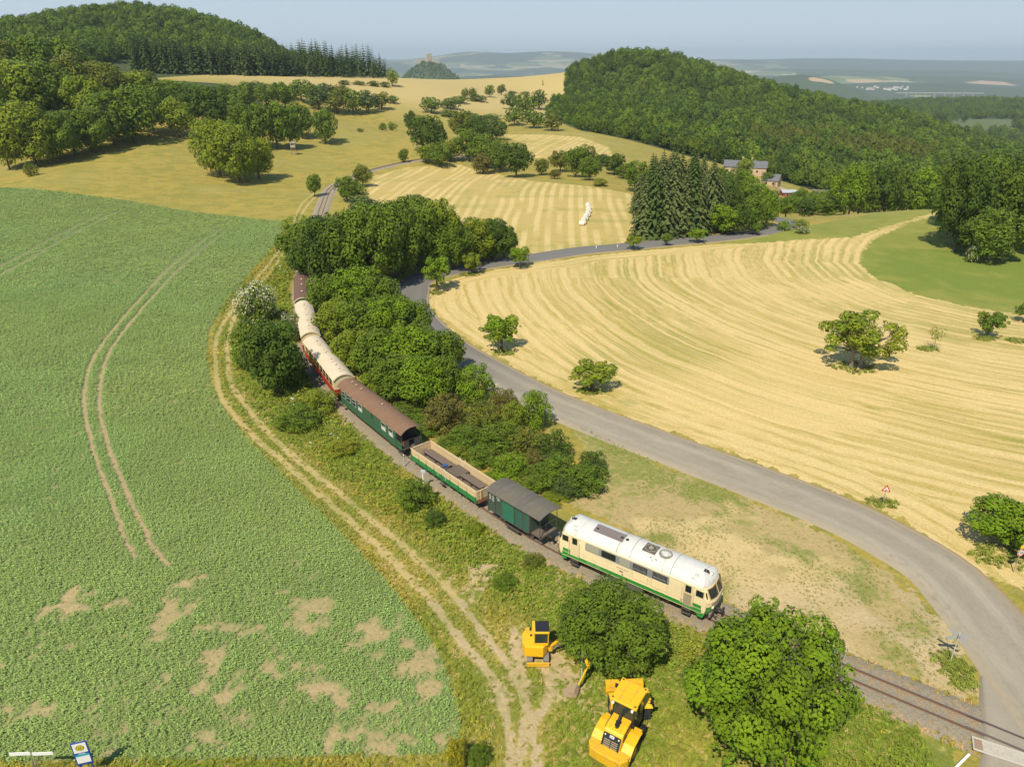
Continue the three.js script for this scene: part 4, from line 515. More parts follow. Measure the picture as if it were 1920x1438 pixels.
// ---- woods on the hills: one mass each ----
function wood(name, label, polyW, spacing, kinds, hmin, hmax, seed, keep = () => true, tall = () => 1) {
  const R = rng(seed), xs = polyW.map(p => p[0]), zs = polyW.map(p => p[1]), x0 = Math.min(...xs), x1 = Math.max(...xs), z0 = Math.min(...zs), z1 = Math.max(...zs), per = kinds.map(() => []);
  for (let x = x0; x < x1; x += spacing) for (let z = z0; z < z1; z += spacing) { const px = x + (R() - .5) * spacing * .9, pz = z + (R() - .5) * spacing * .9, k = R(), hh = R(), t = R(); if (!inside(polyW, px, pz) || !keep(px, pz)) continue;
    const n = fbm(px / 55, pz / 55, 2); let i = Math.min(kinds.length - 1, Math.floor((k * .55 + n * .62 - .08) * kinds.length)); if (i < 0) i = 0; per[i].push([px, pz, lerp(hmin, hmax, hh * hh * .6 + hh * .4) * tall(px, pz), t]); }
  kinds.forEach(([kind, m, wr], i) => { if (!per[i].length) return; const I = new THREE.InstancedMesh(V[kind].crown, m, per[i].length), M = new THREE.Matrix4(), q = new THREE.Quaternion(), c = new THREE.Color();
    per[i].forEach(([x, z, h, t], k) => { q.setFromAxisAngle(new THREE.Vector3(0, 1, 0), t * 6.283); M.compose(new THREE.Vector3(x, H(x, z) - .8, z), q, new THREE.Vector3(h * wr * (.85 + .3 * ((t * 7) % 1)), h, h * wr * (.85 + .3 * ((t * 7) % 1)))); I.setMatrixAt(k, M); const b = .82 + .36 * ((t * 13) % 1), w = ((t * 29) % 1 - .5) * .10; I.setColorAt(k, c.setRGB(b * (1 + w), b, b * (1 - w))); });
    tag(top(I, name), label, 'woodland', null, 'stuff'); });
}
const wk = [['small0', LM.dark, .82], ['small1', LM.mid, .9], ['small2', LM.dark, .8], ['small3', LM.mid, .9], ['small1', LM.fresh, .8], ['mid2', LM.fresh, .85]], wkf = [['small0', LM.dark, .82], ['small2', LM.mid, .85], ['firlow0', LM.spruceGrey, .34], ['small1', LM.mid, .85]];
const laneP = [pt(1430, 332, 372), pt(1452, 340, 350), pt(1478, 349, 330), pt(1505, 357, 312), pt(1535, 366, 296)], clearing = at(1178, 140), clear2 = at(1805, 240);
wood('woodland', 'broadleaf woodland covering the round hill on the right', woodR, 6.0, wk, 7.5, 16, 1234, (x, z) => !(Math.abs(x - clearing[0]) < 26 && Math.abs(z - clearing[1]) < 9) && distTo(laneP, x, z, true) > 8 && !(x > 150 && x < 260 && z > -520 && z < -440 && fbm(x / 30, z / 30, 2) > .45), (x, z) => lerp(.55, 1, sstep(35, 105, x)));
wood('woodland', 'pale mixed conifers low on the right hill behind the houses', [[140, -435], [165, -520], [230, -540], [275, -480], [260, -432]], 6, [['firlow1', LM.spruceGrey, .36], ['small3', LM.olive, .8]], 11, 16, 4321, (x, z) => fbm(x / 30, z / 30, 2) > .38);
wood('woodland', 'mixed woodland covering the big hill on the left', woodL, 6.2, wk, 7.5, 16, 777, (x, z) => z < -305 + Math.max(0, -x - 215) * .2 && !(z > -565 && x > -262));
wood('woodland', 'dark woodland on the low ridges at the right behind the hill', [[470, -1020], [640, -810], [1000, -700], [2400, -1200], [2400, -2200], [1400, -2150], [960, -1900], [700, -1600]], 13.5, wkf, 13, 18, 909, (x, z) => fbm(x / 180 + 3, z / 180, 2) > .30 && !(Math.abs(z - clear2[1]) < 45 && Math.abs(x - clear2[0]) < 60));
wood('woodland', 'woodland on the far castle hill', [[-560, -2800], [-80, -2800], [-60, -3250], [-320, -3400], [-600, -3250]], 12, wkf, 9, 13, 606, (x, z) => Math.hypot(x + 322, z + 3050) > 26);
// ---------- the train ----------
const { FontLoader } = await import('three/addons/loaders/FontLoader.js');
const { TextGeometry } = await import('three/addons/geometries/TextGeometry.js');
const font = await new FontLoader().loadAsync('fonts/droid/droid_sans_bold.typeface.json');
const text = (s, size, depth = .006) => { const g = new TextGeometry(s, { font, size, depth, curveSegments: 3 }); g.computeBoundingBox(); const b = g.boundingBox; g.translate(-(b.max.x + b.min.x) / 2, -(b.max.y + b.min.y) / 2, 0); return g; };
// slightly uneven paint: blotches and dust with a grain of their own
function worn(r, g, b, amt = .12, dirt = [.22, .16, .10], dirtAmt = .25, rough = .5, sc = 1) {
  const t = noiseTex(256, 256, (i, j, o) => { const n = fbm(i / 50, j / 22, 4), f = vn(i / 3, j / 3), d = sstep(.55, .85, fbm(i / 14 + 40, j / 40, 4)); const k = 1 + amt * (n - .5) * 2 + .06 * (f - .5); o[0] = r * k; o[1] = g * k; o[2] = b * k; mixin(o, dirt, d * dirtAmt); });
  t.repeat.set(.16 * sc, .3 * sc); return new THREE.MeshStandardMaterial({ map: t, roughness: rough, side: THREE.DoubleSide });
}
const TM = { cream: worn(.86, .71, .43, .05, [.45, .33, .18], .18, .42), white: worn(.62, .605, .565, .06, [.30, .26, .20], .4, .5, 1.6), green: worn(.035, .26, .045, .1, [.16, .13, .09], .15, .4), dark: mat(.035, .032, .03, .7), black: mat(.014, .014, .015, .6), frame: mat(.075, .065, .055, .8), glass: mat(.02, .026, .026, .08, 0, { envMapIntensity: 1 }), rubber: mat(.25, .265, .27, .5), grey: mat(.20, .20, .19, .6), tank: worn(.11, .11, .105, .15, [.2, .15, .1], .3, .7), steel: mat(.25, .22, .19, .5, .6),
  coachGreen: worn(.038, .115, .058, .18, [.16, .13, .09], .2, .55), brownRoof: worn(.205, .115, .066, .16, [.30, .21, .14], .35, .75), darkRoof: worn(.15, .085, .058, .16, [.26, .19, .14], .3, .8), creamRoof: worn(.62, .52, .37, .10, [.30, .15, .07], .55, .7), red: worn(.42, .025, .015, .15, [.2, .1, .07], .2, .5), cream2: worn(.74, .60, .36, .06, [.45, .33, .2], .2, .5), feltRoof: worn(.135, .118, .095, .16, [.22, .19, .15], .4, .95), vanGreen: worn(.035, .105, .072, .2, [.14, .13, .09], .35, .7), vanGreen2: worn(.052, .08, .055, .2, [.15, .12, .08], .45, .8), vanGreen3: worn(.025, .15, .09, .2, [.1, .14, .09], .3, .7), wagonGreen: worn(.03, .21, .06, .14, [.16, .12, .08], .25, .6), plank: worn(.66, .50, .28, .10, [.36, .24, .13], .3, .8), plank2: worn(.58, .43, .24, .10, [.36, .24, .13], .3, .8), floor: worn(.13, .10, .078, .2, [.22, .18, .14], .3, .95), bench: worn(.16, .12, .09, .15, [.24, .18, .13], .3, .9), lamp: mat(.8, .78, .7, .2), curtain: mat(.62, .60, .55, .9), letter: mat(.75, .74, .68, .8), rust: mat(.26, .12, .06, .9) };
function vehicle(name, label, category, cx, cz, b) { const s = trackS(cx, cz), p = track(s - b), q = track(s + b), g = new THREE.Group(); g.position.set((p[0] + q[0]) / 2, RAILTOP, (p[1] + q[1]) / 2); g.rotation.y = -Math.atan2(p[1] - q[1], p[0] - q[0]); g.name = numbered(name); scene.add(g); tag(g, label, category); return g; }
function wheel(parent, x, z, r) { const s = Math.sign(z), w = part(parent, 'wheel', merge([cyl(r, r, .11, x, r, z, 22, 'z'), cyl(r + .028, r + .028, .03, x, r, z - s * .06, 22, 'z')]), TM.steel); part(w, 'hub', cyl(.1, .08, .1, x, r, z + s * .08, 10, 'z'), TM.dark); return w; }
function bogie(parent, x, wb = 1.6, r = .4) {
  const g = part(parent, 'bogie', [box(wb + 1.0, .16, .1, x, .52, .78, .02), box(wb + 1.0, .16, .1, x, .52, -.78, .02), box(.5, .2, 1.5, x, .55, 0), box(.35, .34, .14, x, .62, .86), box(.35, .34, .14, x, .62, -.86), ...[-1, 1].flatMap(s => [-1, 1].map(e => box(.28, .26, .16, x + e * wb / 2, .42, s * .85, .03)))], TM.frame);
  for (const e of [-1, 1]) for (const s of [-1, 1]) wheel(g, x + e * wb / 2, s * .56, r);
  for (const s of [-1, 1]) part(g, 'axle', cyl(.06, .06, 1.2, x + s * wb / 2, r, 0, 8, 'z'), TM.frame);
  return g;
}
function coupler(parent, x, s) { part(parent, 'coupler', [bar([x, .72, 0], [x + s * .5, .72, 0], .09, .08, 8), cyl(.22, .26, .1, x + s * .52, .72, 0, 14, 'x'), bar([x, .55, .35], [x + s * .55, .42, .3], .02), bar([x, .55, -.35], [x + s * .55, .42, -.3], .02), box(.14, .18, .3, x + s * .1, .6, 0)], TM.dark); }
const rbox = (w, h, d, x, y, z, r) => { const s = new THREE.Shape(), a = w / 2, b = h / 2; s.moveTo(-a + r, -b); s.lineTo(a - r, -b); s.quadraticCurveTo(a, -b, a, -b + r); s.lineTo(a, b - r); s.quadraticCurveTo(a, b, a - r, b); s.lineTo(-a + r, b); s.quadraticCurveTo(-a, b, -a, b - r); s.lineTo(-a, -b + r); s.quadraticCurveTo(-a, -b, -a + r, -b); const g = new THREE.ExtrudeGeometry(s, { depth: d, bevelEnabled: false, curveSegments: 4 }); g.translate(x, y, z - d / 2); return g; };

// locomotive ------------------------------------------------------------
{
  const L = vehicle('diesel_locomotive', 'cream and green diesel locomotive with white roof leading the train', 'locomotive', 9.46, -43.42, 3.6);
  const XF = 6.15, W = 1.27;
  const xf = (y, z) => { const a = Math.abs(z) / W; let x = XF; if (y > 1.95) x = y < 2.92 ? lerp(XF, XF - .42, (y - 1.95) / .97) : XF - .42 - Math.pow((y - 2.92) / .62, 1.6) * .75; else if (y < 1.25) x = XF - .12 * (1.25 - y) / .4; return x - .42 * Math.pow(a, 3.2); };
  const out = [[.82, 1.20], [.9, 1.25], [1.3, W], [2.0, W], [2.55, W], [2.78, 1.25], [2.9, 1.215], [3.05, 1.12], [3.2, .97], [3.33, .76], [3.44, .5], [3.5, .25], [3.52, 0]];
  const full = [...out, ...out.slice(0, -1).reverse().map(([y, z]) => [y, -z])];
  const shell = (pts) => { const st = []; for (let i = 0; i <= 34; i++) { const t = i / 34 * 2 - 1; st.push(Math.sign(t) * Math.pow(Math.abs(t), .8)); } const p = [], uv = [], ix = [], w = pts.length; for (const t of st) for (const [y, z] of pts) { p.push(t * xf(y, z), y, z); uv.push(t * XF, y + Math.abs(z) * .6); } for (let i = 0; i < st.length - 1; i++) for (let k = 0; k < w - 1; k++) { const a = i * w + k; ix.push(a, a + 1, a + w, a + 1, a + w + 1, a + w); } const g = new THREE.BufferGeometry(); g.setAttribute('position', new THREE.Float32BufferAttribute(p, 3)); g.setAttribute('uv', new THREE.Float32BufferAttribute(uv, 2)); g.setIndex(ix); g.computeVertexNormals(); return g; };
  const zAt = y => { for (let i = 1; i < out.length; i++) if (y <= out[i][0]) return lerp(out[i - 1][1], out[i][1], (y - out[i - 1][0]) / (out[i][0] - out[i - 1][0])); return 0; };
  const face = (s, y0, y1, off = 0, n = 10, zl = -1, zr = 1) => { const p = [], uv = [], ix = [], m = 16; for (let j = 0; j <= n; j++) { const y = lerp(y0, y1, j / n), zm = zAt(y); for (let i = 0; i <= m; i++) { const z = zm * lerp(zl, zr, i / m); p.push(s * (xf(y, z) + off), y, z); uv.push(z, y); } } for (let j = 0; j < n; j++) for (let i = 0; i < m; i++) { const a = j * (m + 1) + i; ix.push(a, a + 1, a + m + 1, a + 1, a + m + 2, a + m + 1); } const g = new THREE.BufferGeometry(); g.setAttribute('position', new THREE.Float32BufferAttribute(p, 3)); g.setAttribute('uv', new THREE.Float32BufferAttribute(uv, 2)); g.setIndex(ix); g.computeVertexNormals(); return g; };
  const low = full.filter(([y, z]) => y <= 2.79 && z > 0), body = part(L, 'body', [shell(low), shell(low.map(([y, z]) => [y, -z])), face(1, .82, 2.9), face(-1, .82, 2.9), box(11.2, .06, 2.2, 0, .86, 0)], TM.cream);
  const roof = part(L, 'roof', [shell(full.filter(([y]) => y >= 2.77)), face(1, 2.9, 3.515), face(-1, 2.9, 3.515)], TM.white);
  part(roof, 'gutter', [box(10.6, .04, .05, 0, 2.79, 1.265), box(10.6, .04, .05, 0, 2.79, -1.265)], TM.cream);
  for (const x of [-1.1, -.05, 3.0]) part(roof, 'roof_seam', full.filter(([y]) => y > 2.8).map(([y, z], i, a) => i ? bar([x, a[i - 1][0] + .01, a[i - 1][1]], [x, y + .01, z], .016, .016, 5) : null).filter(Boolean), TM.grey);
  const hatchM = worn(.19, .155, .15, .15, [.1, .08, .08], .4, .8);
  part(roof, 'roof_hatch', [box(2.35, .09, .8, -2.15, 0, 0, .02).rotateX(.12).translate(0, 3.5, .2)], hatchM); part(roof, 'exhaust', [cyl(.13, .11, .1, -.75, 3.5, .2, 12), cyl(.11, .11, .12, -1.15, 3.52, .25, 10)], TM.dark); part(roof, 'exhaust', cyl(.1, .1, .09, -3.1, 3.5, .3, 10), TM.dark);
  const fan = part(roof, 'cooling_fan', [box(.98, .06, .98, 1.05, 3.49, .1, .01)], mat(.13, .11, .085, .8)); part(fan, 'fan_hub', [cyl(.2, .17, .08, 1.05, 3.54, .1, 16), new THREE.TorusGeometry(.4, .025, 6, 24).rotateX(Math.PI / 2).translate(1.05, 3.53, .1)], mat(.3, .27, .2, .7));
  for (let k = 0; k < 8; k++) { const a = k / 8 * 6.283; part(fan, 'fan_blade', box(.22, .012, .07).rotateX(.4).translate(.29, 0, 0).rotateY(a).translate(1.05, 3.535, .1), TM.dark); }
  const fan2 = part(roof, 'cooling_fan', [new THREE.TorusGeometry(.42, .06, 8, 28).rotateX(Math.PI / 2).translate(2.15, 3.52, .1), cyl(.4, .4, .02, 2.15, 3.5, .1, 24)], mat(.24, .22, .17, .8)); part(fan2, 'fan_hub', cyl(.26, .22, .07, 2.15, 3.545, .1, 20), TM.white);
  for (let k = 0; k < 12; k++) { const a = k / 12 * 6.283; part(fan2, 'fan_vane', box(.13, .03, .025).translate(.33, 0, 0).rotateY(a).translate(2.15, 3.53, .1), TM.white); }
  for (const [x, z] of [[1.35, .8], [1.75, .82], [1.55, .95]]) part(roof, 'lifting_lug', box(.16, .06, .03, x, 3.31 - (z - .8) * .8, z), TM.dark);
  for (const s of [-1, 1]) { part(roof, 'horn', [bar([s * 5.0, 3.52, .25], [s * 5.35, 3.53, .25], .03, .06, 8), bar([s * 4.95, 3.52, .1], [s * 5.25, 3.53, .1], .025, .05, 8), box(.08, .1, .3, s * 5.0, 3.48, .15)], TM.black); part(roof, 'roof_step', [box(.3, .05, .22, s * 4.7, 3.37, .72), box(.25, .05, .2, s * 4.55, 3.22, .95)], TM.white); part(roof, 'top_headlight', cyl(.13, .13, .18, s * (XF - .72), 3.28, 0, 14, 'x'), TM.white); }
  for (const s of [-1, 1]) { // both sides
    const z = s * (W + .006);
    part(body, 'green_band', [box(10.9, .34, .012, 0, .995, z)], TM.green); part(body, 'cream_line', box(10.9, .035, .02, 0, 1.175, z), TM.cream2); part(body, 'cream_line', box(10.9, .035, .03, 0, .835, z), TM.cream2);
    for (const e of [-1, 1]) part(body, 'green_flash', extrude([[e * 3.95, 1.2], [e * 5.42, 1.2], [e * 5.42, 1.47], [e * 4.25, 1.47], [e * 4.05, 1.4]], .012).translate(0, 0, z - (s > 0 ? .006 : .006)), TM.green);
    const band = part(body, 'window_band', rbox(6.55, .66, .02, -.25, 2.36, z, .1), TM.rubber);
    for (const [a, b] of [[-3.45, -2.4], [-.75, .08]]) { const lv = part(band, 'louvre_panel', rbox(b - a, .56, .03, (a + b) / 2, 2.36, z + s * .004, .05), mat(.36, .35, .27, .6)); for (let x = a + .1; x < b - .05; x += .13) part(lv, 'louvre_slat', box(.045, .5, .03, x, 2.36, z + s * .022), mat(.42, .41, .32, .6)); }
    part(band, 'window', rbox(1.15, .54, .03, -1.62, 2.37, z + s * .004, .1), TM.glass);
    for (const x of [.85, 2.35]) { const gw = part(band, 'grille_window', rbox(1.08, .56, .03, x, 2.36, z + s * .004, .06), TM.black); for (let k = -5; k <= 5; k++) part(gw, 'grille_bar', box(.022, .5, .02, x + k * .092, 2.36, z + s * .022), mat(.3, .3, .28, .5)); part(gw, 'grille_bar', box(1.0, .03, .02, x, 2.25, z + s * .026), mat(.3, .3, .28, .5)); }
    for (const x of [.9, 2.35]) { const vp = part(body, 'side_vent', rbox(1.25, .6, .015, x, 1.66, z, .03), TM.cream2); for (let k = 0; k < 9; k++) part(vp, 'louvre_slat', box(1.1, .02, .025, x, 1.42 + k * .06, z + s * .004), TM.cream); }
    for (const e of [-1, 1]) { const d = part(body, 'door', [box(.72, 1.72, .025, e * 4.42, 1.95, z, .02)], TM.cream2); part(d, 'door_window', rbox(.42, .55, .03, e * 4.42, 2.4, z + s * .006, .06), TM.glass); part(d, 'handrail', [bar([e * 4.0, 1.1, z + s * .08], [e * 4.0, 2.4, z + s * .08], .02), bar([e * 4.86, 1.1, z + s * .08], [e * 4.86, 2.4, z + s * .08], .02)], TM.cream2); if (e > 0 && s > 0) part(d, 'open_doorway', box(.56, 1.0, .01, 4.42, 1.5, z + .012), mat(.36, .30, .19, .8));
      const cw = part(body, 'cab_window', rbox(.62, .58, .03, e * 5.22, 2.38, z - s * .0, .04), TM.cream2); part(cw, 'pane', rbox(.52, .48, .03, e * 5.22, 2.38, z + s * .01, .04), TM.glass); part(body, 'quarter_light', extrude([[e * 5.6, 2.14], [e * 5.78, 2.14], [e * 5.66, 2.6], [e * 5.6, 2.62]], .03).translate(0, 0, s * 1.195 - .015), TM.glass); }
    part(body, 'builder_plate', box(.26, .09, .012, -.55, 1.5, z), mat(.10, .06, .05, .6)); part(body, 'small_lettering', [-.85, -.68, -.5, -.3, -.12].map(x => box(.13, .035, .01, x, 1.72, z)), TM.dark);
    part(body, 'emblem', [new THREE.TorusGeometry(.07, .015, 5, 12).translate(-.45, 1.28, z)], TM.dark); part(body, 'band_lettering', [0, 1, 2, 3, 5, 6, 7].map(k => box(.09, .11, .016, -3.3 + k * .15, 1.02, z)), mat(.2, .42, .16, .6));
  }
  for (const s of [-1, 1]) { // noses
    const nose = part(L, 'nose_band', [face(s, .84, 1.16, .012, 5)], TM.green); part(nose, 'cream_line', face(s, 1.16, 1.2, .018, 1), TM.cream2); part(nose, 'green_flash', face(s, 1.2, 1.47, .01, 3), TM.green); part(nose, 'grey_panel', face(s, 1.3, 1.74, .016, 4, -.72, .72), mat(.36, .30, .21, .6)); part(nose, 'trim', face(s, 1.76, 1.82, .03, 1), TM.cream);
    for (const [a, b] of [[-.84, -.05], [.05, .84]]) { const ws = part(L, 'windscreen', face(s, 2.02, 2.8, .012, 6, a, b), mat(.5, .36, .16, .5)); part(ws, 'pane', face(s, 2.08, 2.74, .024, 6, a + .06 * Math.sign(b), b - .05 * Math.sign(b)), TM.glass); part(ws, 'wiper', bar([s * (xf(2.1, .4) + .05), 2.06, (a + b) * .6], [s * (xf(2.6, .3) + .05), 2.6, (a + b) * .45], .012), TM.black); }
    for (const z of [-.82, .82]) { const x = s * (xf(1.35, z)); part(L, 'headlight', [cyl(.12, .12, .12, x, 1.34, z, 16, 'x')], TM.cream2).add(Object.assign(new THREE.Mesh(cyl(.095, .095, .02, x + s * .065, 1.34, z, 16, 'x'), TM.lamp), { name: 'lens' })); part(L, 'handrail', [bar([x - s * .05, 1.5, z * 1.22], [x - s * .05, 1.9, z * 1.22], .02), bar([x + s * .05, 1.86, z], [x + s * .1, 1.9, 0], .018)], TM.cream2); }
    part(L, 'skirt', [extrude([[s * 5.0, .84], [s * 5.7, .84], [s * 5.55, .42], [s * 5.2, .42]], .06).translate(0, 0, 1.12), extrude([[s * 5.0, .84], [s * 5.7, .84], [s * 5.55, .42], [s * 5.2, .42]], .06).translate(0, 0, -1.18)], TM.green);
    part(L, 'buffer_beam', box(.16, .3, 2.0, s * 5.95, .7, 0, .03), mat(.22, .16, .12, .8)); coupler(L, s * 6.0, s); part(L, 'brake_hose', [bar([s * 6.02, .62, .5], [s * 6.25, .3, .5], .03), bar([s * 6.02, .62, -.55], [s * 6.25, .3, -.5], .03), bar([s * 6.25, .3, .5], [s * 6.3, .5, .35], .03)], TM.black);
    bogie(L, s * 3.75, 2.0, .43);
    for (const z of [-1, 1]) { part(L, 'step', [box(.62, .04, .2, s * 4.42, .62, z * 1.18), box(.62, .04, .2, s * 4.42, .3, z * 1.22), box(.04, .5, .16, s * 4.72, .56, z * 1.2), box(.04, .5, .16, s * 4.12, .56, z * 1.2)], TM.frame); part(L, 'air_tank', cyl(.14, .14, 1.0, s * 2.0, .62, z * 1.0, 12, 'x'), TM.dark); }
  }
  part(L, 'fuel_tank', [box(2.7, .72, 2.3, -.2, .5, 0, .06)], TM.tank); L.scale.setScalar(1.06); shade(L);
}
// covered goods van --------------------------------------------------------
{
  const G = vehicle('goods_van', 'small dark green goods van with grey felt roof behind the locomotive', 'wagon', .95, -50.65, 1.6), hw = 1.12;
  const x0 = -3.0, x1 = 2.05, b = part(G, 'body', [box(x1 - x0, 2.05, hw * 2 - .06, (x0 + x1) / 2, 1.92, 0)], TM.vanGreen2);
  const bays = [[x0, -2.1, TM.vanGreen2], [-2.1, -1.3, TM.vanGreen2], [-1.3, .28, TM.vanGreen3], [.28, 1.22, TM.vanGreen], [1.22, x1, TM.vanGreen]];
  for (const s of [-1, 1]) { for (const [a, c, m] of bays) for (let k = 0; k < 8; k++) part(b, 'plank', box(c - a - .03, .235, .03, (a + c) / 2, 1.03 + k * .248, s * (hw - .012)), m); for (const x of [x0 + .04, -2.1, -1.3, .28, 1.22, x1 - .04]) part(b, 'post', box(.075, 2.05, .05, x, 1.92, s * (hw + .018)), TM.frame); const d = part(G, 'sliding_door', [box(1.56, 2.0, .03, -.51, 1.92, s * (hw + .035))], TM.vanGreen3); part(d, 'door_rail', [box(3.3, .06, .05, .2, 2.96, s * (hw + .04)), box(3.3, .05, .05, .2, .9, s * (hw + .04))], TM.frame); part(d, 'door_stile', [box(.06, 2.0, .02, -1.24, 1.92, s * (hw + .055)), box(.06, 2.0, .02, .24, 1.92, s * (hw + .055))], TM.vanGreen2); }
  const lt = part(G, 'lettering', [text('BEA', .2).translate(-1.7, 2.66, hw + .012)], TM.letter); part(G, 'small_lettering', [...[0, 1, 2, 3, 4].flatMap(k => [box(.2 - (k % 2) * .05, .05, .008, -2.72, 2.7 - k * .14, hw + .01), box(.17, .05, .008, -2.35, 2.64 - k * .14, hw + .01)]), box(.09, .08, .008, -1.78, 2.44, hw + .012), box(.13, .08, .008, -1.63, 2.44, hw + .012)], TM.letter);
  const seg = 10, rp = []; for (let i = 0; i <= seg; i++) { const t = i / seg * 2 - 1; rp.push([t * 1.34, 3.22 - .26 * t * t]); } for (let i = seg; i >= 0; i--) { const t = i / seg * 2 - 1; rp.push([t * 1.34, 3.15 - .26 * t * t]); }
  const rf = part(G, 'roof', extrude(rp, 6.5).rotateY(Math.PI / 2).translate(-3.15, 0, 0), TM.feltRoof);
  for (let k = 0; k < 4; k++) part(rf, 'felt_sheet', extrude([0, 1, 2, 3, 4, 5, 6].map(i => { const t = (i / 6 * 2 - 1) * .99; return [t * 1.34, 3.228 - .26 * t * t]; }).concat([6, 5, 4, 3, 2, 1, 0].map(i => { const t = (i / 6 * 2 - 1) * .99; return [t * 1.34, 3.224 - .26 * t * t]; })), .9 + .2 * (k % 2)).rotateY(Math.PI / 2).translate(-2.9 + k * 1.6, 0, 0), worn(.12 + .015 * (k % 2), .105 + .014 * (k % 2), .088, .2, [.2, .17, .13], .4, .95));
  part(G, 'underframe', [box(6.2, .16, .14, .05, .82, .75), box(6.2, .16, .14, .05, .82, -.75), box(.14, .2, 2.1, -3.02, .82, 0), box(.14, .2, 2.1, 3.1, .82, 0)], TM.frame);
  const pl = part(G, 'brake_platform', [box(1.05, .06, 2.0, 2.58, .93, 0)], TM.floor); part(pl, 'end_railing', [bar([3.08, .95, 1.0], [3.08, 1.95, 1.0], .025), bar([3.08, .95, -1.0], [3.08, 1.95, -1.0], .025), bar([3.08, 1.95, 1.0], [3.08, 1.95, -1.0], .025), bar([3.08, 1.45, .3], [3.08, 1.95, .3], .02)], TM.frame); part(pl, 'roof_post', [bar([3.1, .95, 1.02], [3.1, 3.0, 1.02], .03), bar([3.1, .95, -1.02], [3.1, 3.0, -1.02], .03)], TM.frame); part(pl, 'brake_wheel', [new THREE.TorusGeometry(.2, .02, 6, 16).rotateX(1.57).translate(2.75, 1.85, .35), bar([2.75, .95, .35], [2.75, 1.85, .35], .02)], TM.dark); part(pl, 'end_door', box(.03, 1.8, .8, x1 + .03, 1.9, 0), TM.vanGreen2);
  for (const x of [-1.7, 1.6]) for (const s of [-1, 1]) { const w = wheel(G, x, s * .56, .42); part(w, 'axle_guard', [box(.5, .3, .05, x, .6, s * .76), box(.24, .22, .14, x, .42, s * .78)], TM.frame); }
  for (const x of [-1.7, 1.6]) part(G, 'axle', cyl(.06, .06, 1.2, x, .42, 0, 8, 'z'), TM.frame);
  for (const s of [-1, 1]) part(G, 'running_board', [box(1.7, .04, .24, .0, .42, s * 1.12), bar([-.6, .45, s * 1.1], [-.6, .85, s * .9], .02), bar([.6, .45, s * 1.1], [.6, .85, s * .9], .02)], TM.frame);
  for (const s of [-1, 1]) coupler(G, s * 3.1, s); shade(G);
}
